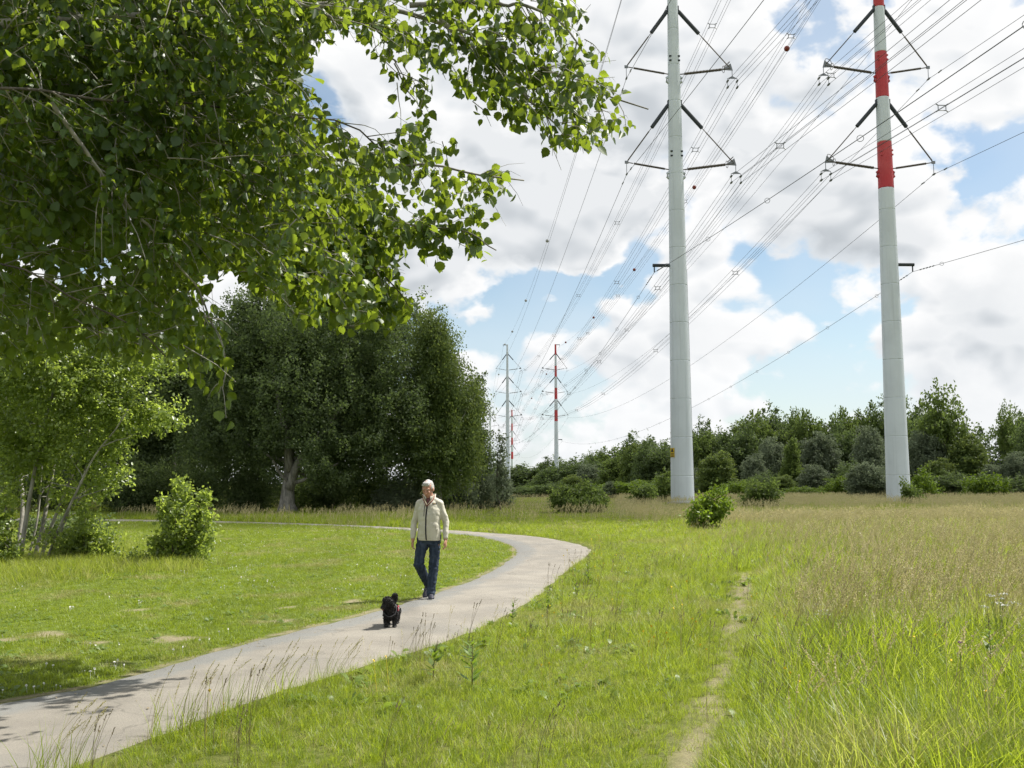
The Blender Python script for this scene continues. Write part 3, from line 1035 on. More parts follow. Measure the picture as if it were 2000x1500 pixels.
# dark underwood along the foot of the wood
for i_, (px, base, w_, h_, lm, lab) in enumerate([
        (250, 1002, 70, 90, 'tree_dark', 'dark thicket shrub behind the sapling at the left of the wood'),
        (390, 1000, 70, 95, 'tree_dark', 'dark thicket shrub between the sapling and the great poplar trunk'),
        (480, 1001, 55, 80, 'tree_dark', 'dark shrub left of the forked poplar trunk'),
        (650, 998, 75, 95, 'tree_dark', 'dark shrub right of the forked poplar trunk'),
        (735, 996, 60, 90, 'tree_mid', 'dark green shrub behind the pale poplar suckers'),
        (790, 996, 36, 62, 'tree_silver', 'grey leaved poplar sucker just left of the walking man'),
        (760, 997, 30, 40, 'tree_silver', 'low grey leaved sucker farthest left of the pale suckers'),
        (885, 993, 45, 75, 'tree_silver', 'grey green bush just right of the walking man'),
        (925, 990, 45, 80, 'tree_silver', 'broad silvery bush below the birch'),
        (965, 988, 40, 62, 'tree_silver', 'silvery willow bush at the end of the wood by the distant pylon'),
        (90, 1002, 80, 110, 'tree_dark', 'dark thicket shrub seen between the aspen stems'),
        (-50, 1002, 80, 110, 'tree_dark', 'dark thicket shrub behind the aspens at the left edge'),
        (320, 1000, 80, 100, 'tree_dark', 'dark thicket shrub just right of the sapling at the foot of the wood'),
        (545, 996, 90, 90, 'tree_dark', 'dark shrub filling the shade directly behind the forked trunk'),
        (600, 997, 70, 70, 'tree_mid', 'mid green shrub close behind the right of the forked trunk')]):
    g_ = G(px, base + 4); Yd = float(g_[1]) + (3 if lm == 'tree_dark' else 0) + (6 if 'forked' in lab and 'behind' in lab else 0)
    simple_tree('shrub', lab, px, Yd, [(px, base - h_ * .55, w_ * .8, h_ * .5, 0), (px - w_ * .3, base - h_ * .3, w_ * .6, h_ * .4, 0), (px + w_ * .35, base - h_ * .32, w_ * .6, h_ * .36, .2)],
                200 if lm == 'tree_dark' else 150, 75, .12, .42, lm, 'bark_dark', 50 + i_, 'shrubs along the foot of the wood', 'shrub', stems=4, trunk=(.05, .7), limbs=8, upw=.8)
# slender silvery shoot standing against the sky in front of the far white pylon
simple_tree('willow_shoot', 'thin upright willow shoot with sparse leaves before the distant white pylon', 978, 62,
            [(980, 880, 8, 40, 0), (985, 925, 14, 35, 0), (975, 950, 18, 25, 0)], 46, 26, .17, .32, 'tree_silver', 'bark_dark', 70, None, 'shrub', trunk=(.05, .95), limbs=8, upw=1.2)

def shoots_bush(nm, lab, grp, px, base, tips, nc, nl, leaf, cr, lm, seed, Yd=None, low=.22):
    """a bush of separate shoots; leaves in loose clumps along each"""
    r = np.random.default_rng(seed)
    Yd = Yd or float(G(px, base)[1])
    b0 = P(px, base, Yd); b0[2] = float(gz(b0[0], Yd))
    root = empty(nm, tuple(b0)); tag(root, lab, 'bush', grp)
    C_, AX = [], []
    H = max(P(tx_, ty_, Yd)[2] for tx_, ty_ in tips) - b0[2]
    for k, (tx_, ty_) in enumerate(tips):
        tip = P(tx_, ty_, Yd) - b0 + np.array([0, r.uniform(-.3, .3) * H, 0])
        st0 = np.array([r.normal() * .03 * H, r.normal() * .03 * H, -.03])
        pts = resample([st0, st0 * .5 + tip * np.array([.38, .38, .45]), tip * np.array([.8, .8, .78]), tip], 14) + np.cumsum(r.normal(size=(14, 3)) * .006 * H, axis=0) * np.linspace(0, 1, 14)[:, None]
        MB().tube(pts, np.linspace(.016 * H ** .5, .003, 14), 6).build('stem', M['bark_dark'], root, True)
        m_ = max(3, int(nc * np.linalg.norm(tip)))
        for q_ in range(m_):
            f = low + (1 - low) * r.random() ** .8
            p_ = np.array([np.interp(f, np.linspace(0, 1, 14), pts[:, j]) for j in range(3)])
            o_ = unit(r.normal(size=3) + np.array([0, 0, .4])) * r.uniform(.0, 1.5) * cr * (1.7 - 1.2 * f)
            C_.append(p_ + o_); AX.append(unit(o_ + np.array([0, 0, cr * .6])))
    C_, AX = np.array(C_), np.array(AX)
    i = np.repeat(np.arange(len(C_)), nl); N = len(i)
    pos = C_[i] + AX[i] * (r.uniform(-1, 1, N) * cr)[:, None] + r.normal(size=(N, 3)) * cr * .55
    la = unit(AX[i] * .5 + r.normal(size=(N, 3)) * .7 + np.array([0, 0, -.2])); nr = unit(r.normal(size=(N, 3)) * .8 + np.array([0, 0, .6]))
    k_ = pos[:, 2] > .03
    me = scatter('leaves', *LEAF6, frames(la, nr, leaf * r.uniform(.6, 1.25, N))[k_], pos[k_], np.clip(r.random(len(C_))[i] * .6 + r.random(N) * .38, 0, .999)[k_])
    o = link('leaves', me, root, M[lm]); o['kind'] = 'stuff'
    return root


# ---- bushes in the meadow
def bush(nm, lab, px, base, lst, nc, nl, leaf, cr, lm, seed, tm=LEAF4, Yd=None, **kw):
    Yd = Yd or float(G(px, base)[1])
    return simple_tree(nm, lab, px, Yd, lst, nc, nl, leaf, cr, lm, 'bark_dark', seed, 'bushes in the meadow', 'bush', stems=5, trunk=(.03, .7), limbs=14, tmpl=tm, **kw)

bush('bush', 'round dark green bush standing right of the distant banded pylon', 1128, 1001,
     [(1110, 975, 30, 24, 0), (1150, 972, 28, 26, .2), (1130, 985, 46, 16, 0), (1160, 985, 22, 16, 0)], 230, 46, .17, .34, 'tree_mid', 81, upw=.7)
shoots_bush('bush', 'bright leaved young bush in front of the foot of the tall white pylon', 'bushes in the meadow', 1378, 1036,
            [(1345, 1005), (1362, 985), (1380, 970), (1400, 955), (1418, 958), (1425, 985), (1340, 1022), (1408, 1000), (1372, 1000), (1390, 985), (1355, 995)], 9, 30, .115, .17, 'tree_bright', 82, low=.12)
bush('bush', 'small low bush left of the white pylon foot', 1258, 985, [(1258, 968, 20, 18, 0), (1250, 975, 16, 10, 0)], 70, 40, .2, .35, 'tree_mid', 83, Yd=74)
bush('bush', 'green bush close against the left side of the white pylon foot', 1302, 985, [(1302, 955, 18, 32, 0), (1296, 970, 18, 16, 0)], 90, 44, .2, .4, 'tree_mid', 84, Yd=84)
bush('bush', 'leafy bush standing alone between the two tall pylons', 1480, 990, [(1482, 965, 26, 26, 0), (1462, 978, 18, 14, 0), (1500, 968, 18, 18, 0)], 130, 44, .19, .36, 'tree_mid', 85, Yd=66)
bush('sapling', 'thin sapling growing up in front of the banded pylon foot', 1774, 985, [(1776, 970, 14, 16, 0), (1768, 950, 6, 16, 0), (1785, 975, 14, 12, 0)], 60, 34, .17, .3, 'tree_mid', 86, Yd=70, upw=1.1)
bush('bush', 'tall bright bush right beside the banded pylon foot', 1800, 985, [(1800, 955, 20, 34, 0), (1812, 970, 22, 20, 0)], 110, 44, .2, .4, 'tree_bright', 87, Yd=86)
bush('bush', 'yellow green bush at the meadow edge near the right border', 1922, 982, [(1922, 955, 34, 26, 0), (1945, 962, 24, 20, 0), (1895, 965, 22, 16, 0)], 170, 44, .22, .42, 'tree_bright', 88, Yd=90)

# ---- far woodland behind the pylons: unit trees, then copies
UN = {}
def unit_tree(key, blobs, lm, seed, nc=640, nl=44, leaf=.36, cr=.68, **kw):
    kw.setdefault('rough', .24); kw.setdefault('upw', .25)
    t0_ = tree('woodland_tree', 'unit', 'tree', None, 0, -300, blobs, nc, nl, leaf, cr, lm, 'bark_dark', seed, trunk=(.2, .6), limbs=10, **kw)
    UN[key] = t0_
unit_tree('oak', [(0, 0, 5.6, 3.6, 3.4, 4.2), (-1.6, .3, 4, 2.6, 2.5, 3.2), (1.7, 0, 4.3, 2.5, 2.5, 3.2)], 'tree_dark', 101)
unit_tree('ash', [(0, 0, 5.9, 3.0, 3.0, 4.0), (.9, 0, 3.6, 3.2, 2.8, 3.0), (-1.8, 0, 3.3, 2.4, 2.4, 2.8)], 'tree_mid', 102)
unit_tree('birch', [(0, 0, 6, 2.4, 2.4, 4.2), (0.3, 0, 3.2, 2.9, 2.7, 2.9)], 'tree_birch', 103, droop=.5)
unit_tree('willow', [(0, 0, 5.2, 3.0, 3.0, 3.8), (-1.5, 0, 3.4, 2.4, 2.4, 3.2), (1.6, .2, 3.2, 2.5, 2.3, 3.1)], 'tree_silver', 104)
unit_tree('spire', [(0, 0, 6.2, 1.5, 1.5, 3.8), (0, 0, 3.2, 2.5, 2.4, 3.2)], 'tree_mid', 105, upw=1.0)
unit_tree('lace', [(0, 0, 6.4, 2.6, 2.6, 3.8), (-1, 0, 4, 2.4, 2.4, 3), (1.4, 0, 7.2, 1.6, 1.6, 2.0)], 'tree_mid', 106, nc=190, nl=26, leaf=.38, cr=.6, rough=.5)
unit_tree('bushy', [(0, 0, 4.2, 4.4, 4.0, 4.4), (-2.6, 0, 2.8, 3.2, 3, 2.9), (2.8, 0, 2.6, 3.2, 3, 2.8)], 'tree_bright', 107, nc=380)
unit_tree('dusk', [(0, 0, 4.4, 4.2, 4.0, 4.6), (-2.6, 0, 3, 3.2, 3, 3.1), (2.8, 0, 3, 3.2, 3, 3.0)], 'tree_dark', 108, nc=380)
USED = set()
def place(kind, px, top, wpx, Yd, lab, rot, nm='woodland_tree', cat='tree', grp='trees of the far wood behind the pylons'):
    c_ = UN[kind]
    o = c_ if kind not in USED else clone(c_)
    USED.add(kind)
    o.name = nm
    x_ = P(px, 960, Yd)[0]; z_ = float(gz(x_, Yd))
    hgt = P(px, top, Yd)[2] - z_
    o.location = (x_, Yd, z_ - .1)
    o.rotation_euler = (0, 0, rot)
    sx = wpx * Yd / FPX / 7.6
    o.scale = (sx, sx, hgt / 9.6)
    tag(o, lab, cat, grp)
    return o

rr_ = np.random.default_rng(77)
def back_label(px):
    if px < 1110: return 'small far tree low on the horizon by the distant banded pylon', 'trees on the far horizon'
    if px < 1305: return 'dark broadleaf tree in the back row of the wood, left of the white pylon', 'back row left of the white pylon'
    if px < 1740: return 'dark broadleaf tree in the back row of the wood between the two tall pylons', 'back row between the tall pylons'
    return 'dark broadleaf tree in the back row of the wood right of the banded pylon', 'back row right of the banded pylon'
top_line = [(990, 908), (1050, 906), (1100, 898), (1160, 884), (1215, 876), (1260, 856), (1310, 846), (1360, 836), (1410, 826), (1455, 818), (1500, 806), (1560, 803), (1620, 809), (1680, 806), (1730, 801), (1790, 806), (1850, 812), (1910, 812), (1960, 806), (2010, 806), (2060, 800)]
tx, ty = np.array(top_line).T
px = 985
while px < 2090:
    Yd = 380 if px < 1110 else (250 if px < 1250 else 185) + rr_.uniform(-8, 12)
    if not (1895 < px < 1960):
        place(['oak', 'ash', 'oak', 'dusk'][rr_.integers(4)], px, np.interp(px, tx, ty) + rr_.uniform(-6, 9), rr_.uniform(78, 112), Yd, back_label(px)[0], rr_.uniform(0, 6.3), grp=back_label(px)[1])
    px += rr_.uniform(30, 44) if px > 1110 else rr_.uniform(22, 32)
for k_, (kind, px, top, wp, Yd, lab) in enumerate([
        ('birch', 1060, 925, 60, 330, 'pale green birch low in the far wood right of the distant banded pylon'),
        ('willow', 1150, 905, 70, 215, 'grey green willow at the left end of the far wood'),
        ('ash', 1205, 893, 80, 190, 'mid green tree in the far wood halfway to the white pylon'),
        ('birch', 1235, 875, 66, 180, 'olive birch in the far wood left of the white pylon'),
        ('oak', 1280, 868, 90, 165, 'dark rounded tree directly behind the white pylon on its left'),
        ('ash', 1370, 850, 90, 160, 'dark tree directly right of the white pylon'),
        ('oak', 1440, 838, 100, 158, 'dense dark tree right of the white pylon at the tall end of the wood'),
        ('willow', 1510, 852, 70, 150, 'tall grey willow midway between the two tall pylons'),
        ('spire', 1548, 862, 66, 140, 'conical dark green tree midway between the two tall pylons'),
        ('willow', 1600, 842, 90, 150, 'broad grey green willow right of the conical tree'),
        ('willow', 1475, 884, 60, 140, 'lower grey willow left of the conical tree'),
        ('oak', 1655, 835, 95, 155, 'dark tree left of the banded pylon'),
        ('willow', 1700, 830, 80, 140, 'soft grey willow touching the left side of the banded pylon'),
        ('lace', 1850, 762, 120, 118, 'tall airy poplar showing sky through its crown right of the banded pylon'),
        ('willow', 1810, 835, 95, 118, 'soft green willow immediately right of the banded pylon'),
        ('birch', 1890, 858, 110, 116, 'low spreading olive willow below the airy poplar'),
        ('lace', 1975, 798, 64, 170, 'dark rounded open tree near the right edge behind the roof'),
        ('oak', 2035, 812, 90, 150, 'dark tree cut by the right edge of the view'),
        ('willow', 1992, 880, 70, 110, 'grey green willow low at the right edge')]):
    place(kind, px, top, wp, Yd, lab, 1.7 * k_)
for k_, (kind, px, top, wp, Yd, lab) in enumerate([
        ('willow', 1698, 900, 84, 92, 'grey willow bush crowding the left side of the banded pylon foot'),
        ('bushy', 1225, 932, 120, 120, 'broad yellow green shrub mass left of the white pylon'),
        ('bushy', 1170, 940, 80, 130, 'low green shrub behind the round dark bush'),
        ('bushy', 1050, 944, 80, 230, 'low green shrub between the two distant pylons'),
        ('dusk', 1020, 946, 50, 200, 'dark low shrub right of the distant white pylon'),
        ('willow', 1190, 938, 30, 118, 'small silver willow shrub left of the yellow green mass'),
        ('birch', 1400, 888, 100, 118, 'rounded olive shrub right of the white pylon'),
        ('bushy', 1440, 932, 70, 105, 'light green shrub right of the white pylon, in front of the olive one'),
        ('dusk', 1620, 930, 90, 135, 'dark shadowed shrub between the conical tree and the banded pylon'),
        ('bushy', 1570, 945, 66, 115, 'small yellow green shrub at the foot of the conical tree'),
        ('dusk', 1860, 915, 110, 108, 'dark green shrub right of the banded pylon'),
        ('dusk', 1990, 925, 90, 104, 'dark shrub at the right edge of the meadow')]):
    place(kind, px, top, wp, Yd, lab, 2.1 * k_, 'shrub', 'shrub', 'shrubs in front of the far wood')
SCRUB = 'low scrub shrub merging into the tangled foot of the far wood'
for k_, (kind, px, top, wp, Yd) in enumerate([('dusk', 1085, 938, 70, 200), ('birch', 1120, 930, 60, 190), ('bushy', 1290, 925, 60, 130), ('willow', 1345, 910, 50, 125), ('dusk', 1495, 918, 80, 126), ('birch', 1530, 930, 60, 120),
                                              ('willow', 1590, 905, 70, 134), ('bushy', 1650, 920, 60, 126), ('dusk', 1670, 895, 70, 130), ('birch', 1830, 900, 80, 112), ('bushy', 1765, 930, 60, 112), ('willow', 1940, 905, 60, 112)]):
    place(kind, px, top, wp, Yd, SCRUB, 1.3 * k_, 'shrub', 'shrub', 'scrub at the foot of the far wood')
for kind, o in UN.items():
    if kind not in USED:
        for ch in list(o.children): bpy.data.objects.remove(ch)
        bpy.data.objects.remove(o)

# pale roof glimpsed through the trees at the right edge
hx = P(1966, 900, 196)
house = empty('house', (hx[0], 196, float(gz(hx[0], 196))))
tag(house, 'pale low building with a light roof glimpsed through the trees at the right', 'house')
MB().box((0, 0, 2.2), (7, 6, 4.6)).build('wall', plain('render_grey', (.22, .22, .21), .9), house)
mb = MB(); mb.add([(-4, -3.4, 4.5), (4, -3.4, 4.5), (4, 3.4, 4.5), (-4, 3.4, 4.5), (-4, 0, 6.6), (4, 0, 6.6)], [(0, 1, 5, 4), (2, 3, 4, 5), (0, 4, 3), (1, 2, 5), (0, 3, 2, 1)])
mb.build('roof', plain('roof_pale', (.17, .18, .19), .6), house)
for wx in (-2, 1.6):
    MB().box((wx, -3.0, 2.4), (1.2, .1, 1.2)).build('window', plain('glass_dark', (.05, .06, .07), .1), house)
MB().box((0, -3.42, 4.5), (8.1, .1, .25)).build('gutter', plain('gutter_white', (.45, .45, .45), .5), house)

# ---- aspens at the left (about 20 m away): slim pale stems, small glossy leaves
gA = G(70, 1098); xA, yA = gA[0], gA[1]
asp = empty('aspen_tree', (xA, yA, 0))
tag(asp, 'young aspens in one clump with slim pale stems and glossy bright leaves at left', 'tree')
r = np.random.default_rng(91)
lo = lambda px, py, dy=0.: P(px, py, yA + dy) - np.array([xA, yA, 0])
STEMS = [([(38, 1100), (50, 1020), (62, 950), (80, 860), (110, 740), (130, 640)], 0, .06), ([(66, 1098), (85, 1020), (98, 950), (120, 850), (170, 740), (200, 660)], .4, .055),
         ([(88, 1104), (112, 1040), (150, 960), (185, 890), (225, 840), (250, 800)], -.3, .036), ([(30, 1100), (44, 1000), (40, 930), (20, 820), (0, 700)], .8, .06),
         ([(76, 1100), (100, 1030), (132, 950), (170, 860), (230, 770), (290, 730)], .2, .045), ([(20, 1095), (12, 1000), (-10, 900), (-60, 780)], .3, .055), ([(52, 1102), (72, 1020), (80, 940), (84, 860)], .5, .03), ([(96, 1098), (128, 1015), (160, 930), (180, 880)], .15, .03)]
for pl, dy, r0_ in STEMS:
    pts = resample([lo(a_, b_, dy * (1 + .5 * i_)) for i_, (a_, b_) in enumerate(pl)], 16)
    MB().tube(pts, np.linspace(r0_, .012, 16), 8).build('trunk', M['bark_grey'], asp, True)
AB = blobs_px(yA, xA, [(110, 700, 130, 90, 0), (40, 760, 120, 120, .3), (190, 760, 110, 70, -.2), (250, 810, 80, 40, -.2), (120, 850, 130, 60, 0), (310, 806, 55, 22, -.1),
                       (60, 640, 90, 70, .2), (-40, 700, 120, 140, 0), (200, 690, 70, 50, .1), (40, 880, 80, 40, .1), (190, 880, 60, 35, 0), (260, 720, 50, 30, 0), (190, 935, 55, 40, .2), (120, 960, 60, 40, .3), (10, 940, 70, 60, .3), (330, 830, 35, 16, -.1), (230, 860, 60, 40, 0), (280, 650, 60, 50, 0), (150, 620, 90, 60, .1), (320, 715, 45, 30, 0), (210, 790, 90, 50, .1)])
me, _ = crown_mesh('crown', r, AB, 1250, 34, .085, .25, 91, LEAF6, rough=.35, upw=.3, jitter=.4)
o = link('crown', me, asp, M['aspen_leaf']); o['kind'] = 'stuff'
mb = MB()
for k_ in range(70):
    pl, dy, r0_ = STEMS[r.integers(len(STEMS))]
    pts = resample([lo(a_, b_, dy * (1 + .5 * i_)) for i_, (a_, b_) in enumerate(pl)], 16)
    p0 = pts[r.integers(6, 15)]
    p1 = p0 + np.array([r.normal() * .5 + .25, r.normal() * .4, r.uniform(.0, .6)])
    mb.tube(wiggle(r, p0, p1, 5, .2), np.linspace(.014, .004, 5), 4, cap=False)
o = mb.build('twigs', M['bark_grey'], asp); o['kind'] = 'stuff'

def leafy_bush(nm, lab, px, base, lst, nc, nl, leaf, cr, lm, seed, **kw):
    Yd = float(G(px, base)[1])
    return simple_tree(nm, lab, px, Yd, lst, nc, nl, leaf, cr, lm, 'bark_grey', seed, None, 'bush', stems=6, trunk=(.022, .9), limbs=18, tmpl=LEAF6, **kw)
shoots_bush('alder_bush', 'bright fresh leaved young bush standing on the lawn by the dark hollow', None, 345, 1102,
            [(350, 940), (372, 950), (396, 962), (338, 975), (412, 1000), (418, 1040), (320, 1010), (300, 1050), (278, 1062), (384, 1000), (356, 1000), (404, 1075), (268, 1085), (330, 1040), (372, 1030)], 17, 24, .085, .13, 'aspen_leaf', 95, low=.1)
shoots_bush('undergrowth_bush', 'leafy undergrowth bush right of the aspen stem bases', None, 160, 1100,
            [(220, 1045), (196, 1010), (170, 1000), (150, 1020), (205, 1075), (130, 1050), (180, 1050), (120, 1080), (100, 1040), (70, 1060), (225, 1080), (160, 990)], 17, 24, .08, .15, 'aspen_leaf', 96, low=.08)
leafy_bush('undergrowth_bush', 'leafy undergrowth bush at the left edge under the aspens', -10, 1110, [(-8, 1050, 36, 50, 0), (-10, 1000, 24, 40, 0), (20, 1088, 34, 18, 0)], 150, 22, .085, .15, 'aspen_leaf', 97, upw=1.1, rough=.55)
leafy_bush('undergrowth_bush', 'dark low undergrowth in the shade behind the aspen stems', 90, 1060, [(90, 1035, 60, 26, 0), (160, 1035, 50, 24, 0)], 110, 24, .095, .18, 'tree_dark', 98)

# ------------------------------------------------------------------ foreground poplar: limbs reaching over the path from a trunk left of the view
TX, TY = -6.4, 6.6
fp = empty('overhanging_poplar', (TX, TY, 0))
tag(fp, 'overhanging poplar with big toothed leaves on drooping branches filling the upper left', 'tree')
r = np.random.default_rng(41)
ofs = np.array([TX, TY, 0])
trunk_pts = resample([(0, 0, -.2), (.08, .05, 1.5), (.02, .12, 3.2), (.15, .1, 5.5), (.1, .2, 8.5)], 24)
MB().tube(trunk_pts, np.linspace(.30, .10, 24) + .14 * np.exp(-np.linspace(0, 8, 24) * 1.2), 16).build('trunk', M['bark_grey'], fp, True)
fl = lambda px, py, Yd: P(px, py, Yd) - ofs
tk = lambda z: np.array([np.interp(z, trunk_pts[:, 2], trunk_pts[:, k]) for k in range(3)])
LIMBS = [
    ([tk(3.3), fl(-260, 470, 7.4), fl(0, 430, 8.1), fl(270, 408, 9.5), fl(430, 410, 9.8), fl(600, 385, 10.0), fl(700, 345, 10.1), fl(810, 320, 10.2), fl(900, 332, 10.2), fl(1020, 356, 10.3)], .075, .008),
    ([fl(430, 410, 9.8), fl(620, 412, 9.8), fl(760, 432, 10.0), fl(900, 452, 10.1), fl(968, 492, 10.1)], .03, .006),
    ([fl(810, 320, 10.2), fl(798, 285, 10.2), fl(832, 238, 10.2)], .012, .004),
    ([tk(4.6), fl(-250, 60, 5.8), fl(200, 40, 6.0), fl(500, 22, 6.3), fl(700, 8, 6.4), fl(860, 40, 6.5), fl(1000, 100, 6.6), fl(1120, 165, 6.7), fl(1268, 214, 6.8)], .07, .005),
    ([fl(690, 8, 6.4), fl(752, 80, 6.4), fl(790, 165, 6.4)], .012, .004),
    ([fl(860, 40, 6.5), fl(1000, 160, 6.6), fl(1108, 272, 6.7)], .02, .004),
    ([fl(800, 10, 6.5), fl(960, 5, 6.5), fl(1070, 30, 6.6), fl(1150, 110, 6.6)], .02, .005),
    ([tk(3.9), fl(-150, 180, 5.0), fl(150, 190, 5.4), fl(350, 205, 5.7), fl(560, 232, 6.0), fl(680, 242, 6.1), fl(738, 285, 6.1)], .015, .005),
    ([fl(100, 200, 5.2), fl(200, 340, 5.4), fl(320, 480, 5.7), fl(400, 590, 5.9), fl(436, 690, 5.9), fl(424, 770, 5.9)], .013, .003),
    ([tk(3.1), fl(-200, 520, 5.6), fl(0, 520, 5.4), (fl(150, 580, 5.5)), fl(270, 640, 5.6), fl(325, 690, 5.6)], .014, .004),
    ([fl(480, 408, 9.8), fl(550, 520, 9.8), fl(630, 590, 9.9), fl(690, 640, 9.9)], .016, .004),
    ([fl(620, 412, 9.8), fl(720, 510, 9.9), fl(780, 570, 9.9), fl(806, 610, 9.9)], .016, .004),
    ([fl(270, 408, 9.5), fl(360, 480, 9.5), fl(450, 520, 9.6), fl(560, 600, 9.7)], .02, .004),
    ([tk(5.2), fl(-300, -160, 5.2), fl(100, -120, 5.2), fl(400, -80, 5.4), fl(620, 20, 5.6), fl(660, 60, 5.7)], .06, .006),
    ([fl(-100, 440, 7.8), fl(50, 320, 7.8), fl(250, 250, 8.0), fl(450, 250, 8.2), fl(560, 300, 8.4)], .035, .006),
    ([fl(350, 205, 5.7), fl(430, 290, 5.8), fl(500, 380, 5.8)], .010, .003),
]
LIMBS_R = []
for pl, r0_, r1_ in LIMBS:
    pts = resample(pl, 40)
    pts = pts + (vnoise(np.arange(40)[:, None] * .45 + r.random() * 99, np.arange(3)[None, :] * 7.0) - .5) * .05 * np.linspace(0, 1, 40)[:, None]
    rad = np.linspace(r0_ ** .7, r1_ ** .7, 40) ** (1 / .7)
    MB().tube(pts, rad, 8).build('branch', M['bark_dark'] if .0135 < r0_ < .0165 else M['bark_grey'], fp, True)
    LIMBS_R.append((pts, rad))

SIL = np.array([(-80, -80), (1110, -80), (1120, 20), (1170, 90), (1200, 150), (1290, 212), (1215, 285), (1110, 305), (1040, 285), (960, 235), (880, 195), (800, 200), (740, 160), (716, 80), (650, 70),
                (605, 120), (598, 180), (650, 205), (668, 240), (745, 290), (790, 225), (845, 222), (860, 285), (1035, 355), (960, 430), (985, 500), (900, 500), (860, 535), (800, 470), (760, 520), (830, 600),
                (770, 650), (700, 640), (620, 650), (560, 610), (480, 545), (400, 520), (370, 560), (420, 600), (465, 690), (458, 790), (400, 800), (330, 700), (290, 690), (200, 720), (150, 660), (60, 720), (-80, 760)], float)
TOOTH = [(0.0, 0.0), (.06, .22), (.18, .42), (.24, .38), (.38, .48), (.45, .42), (.62, .40), (.68, .30), (1.0, 0.0)]
lv_, lf_ = [], []
for k_, (a_, b_) in enumerate(TOOTH):
    lv_.append((a_, b_, .10 * b_ - .10 * a_ * a_))
for a_, b_ in TOOTH[1:-1][::-1]:
    lv_.append((a_, -b_, .10 * b_ - .10 * a_ * a_))
nT = len(TOOTH)
lf_ = [tuple(range(nT)), tuple([nT - 1] + list(range(nT, len(lv_))) + [0])]
lf_ = [f[::-1] for f in lf_]

twigs = MB()
LP, LA, LN, LS = [], [], [], []
def twig(p0, d0, L, nl, leafsize):
    leafsize = float(np.clip(.0112 * (p0[1] + TY), .058, .112))
    """a thin twig bending down under its leaves"""
    n_ = 6
    pts = [np.array(p0)]
    d_ = unit(np.asarray(d0, float))
    for k in range(n_ - 1):
        d_ = unit(d_ + np.array([0, 0, -.16]) + r.normal(size=3) * .12)
        pts.append(pts[-1] + d_ * L / (n_ - 1))
    pts = np.array(pts)
    X_, Y_, z_ = proj(pts[[2, -1]] + ofs)
    jt = r.normal(size=2) * 26
    if not all(in_poly(X_ + jt[0], Y_ + jt[1], SIL) | (X_ < -60) | (Y_ < -60)):
        return          # keeps the outline of the boughs
    twigs.tube(pts[::2] if n_ % 2 else pts[[0, 2, 3, 5]], np.linspace(.0040, .0014, 4), 3, cap=False)
    t_ = np.linspace(.12, 1.0, nl) + r.normal(size=nl) * .02
    for k in range(nl):
        f = np.clip(t_[k], 0, 1) * (n_ - 1)
        i = min(int(f), n_ - 2)
        b_ = pts[i] + (pts[i + 1] - pts[i]) * (f - i)
        side = unit(np.cross(d_, r.normal(size=3)))
        pd = unit(side * .9 + d_ * .5 + np.array([0, 0, -.35]))
        pl_ = r.uniform(.03, .06)
        LP.append((b_, b_ + pd * pl_))
        LA.append(unit(pd * .55 + np.array([0, 0, -.75]) + r.normal(size=3) * .5))
        LN.append(unit(r.normal(size=3) * .9 + np.array([.2, -.1, .35])))
        LS.append(leafsize * r.uniform(.62, 1.18))

for (pts, rad), (_, r0_, r1_) in zip(LIMBS_R, LIMBS):
    L = np.linalg.norm(np.diff(pts, axis=0), axis=1).sum()
    for k in range(int(L * 19)):
        f = r.uniform(.06, 1) * 39
        i = min(int(f), 38)
        p0 = pts[i] + (pts[i + 1] - pts[i]) * (f - i)
        a_ = unit(pts[i + 1] - pts[i])
        sd = unit(np.cross(a_, r.normal(size=3)))
        twig(p0, a_ * .7 + sd * .9 + np.array([0, 0, .1]), r.uniform(.22, .55) * (1.25 if r0_ > .03 else 1), r.integers(7, 13), .090)
# the deep mass of foliage on the left: further twigs hang from small side branches all through it
cnt = 0
while cnt < 2900:
    px, py = r.uniform(-60, 700), r.uniform(-60, 700)
    if not in_poly([px], [py], SIL)[0]:
        continue
    dens_ = 1.0 if px < 420 and py < 420 else (.75 if py < 330 and px < 620 else .30)
    if 300 < px < 540 and 470 < py < 630: dens_ = .7
    if px > 560 and py > 60: dens_ *= .45
    if r.random() > dens_:
        continue
    Yd = r.uniform(5.4, 9.4)
    p0 = fl(px - 25, py - 25, Yd)
    twig(p0, np.array([.9, .1, -.1]) + r.normal(size=3) * .6, r.uniform(.18, .42), r.integers(9, 15), .088)
    cnt += 1
cnt = 0
while cnt < 400:
    px, py = r.uniform(400, 1200), r.uniform(-60, 620)
    if not in_poly([px], [py], SIL)[0]:
        continue
    Yd = 6.6 if py < 300 and px > 640 and not (py > 215 and px < 760) else 9.9
    Yd += r.uniform(-.7, .7) if Yd < 8 else r.uniform(-.7, 1.6)
    twig(fl(px - 20, py - 22, Yd), np.array([.9, 0, .0]) + r.normal(size=3) * .6, r.uniform(.15, .35), r.integers(6, 11), .092)
    cnt += 1
cnt = 0
while cnt < 300:
    px, py = r.uniform(330, 830), r.uniform(420, 620)
    if in_poly([px], [py], SIL)[0]:
        twig(fl(px - 15, py - 22, r.uniform(9.6, 11.6)), np.array([.8, 0, -.2]) + r.normal(size=3) * .6, r.uniform(.18, .38), r.integers(7, 12), .09)
        cnt += 1
PB = np.array([a for a, b in LP]); PE = np.array([b for a, b in LP]); LA = np.array(LA); LN = np.array(LN); LS = np.array(LS)
ctr = PE + LA * LS[:, None] * .5
X_, Y_, z_ = proj(ctr + ofs)
jx, jy = r.normal(size=len(ctr)) * 20, r.normal(size=len(ctr)) * 20
inside = in_poly(X_ + jx, Y_ + jy, SIL) | (X_ < -80) | (Y_ < -80)
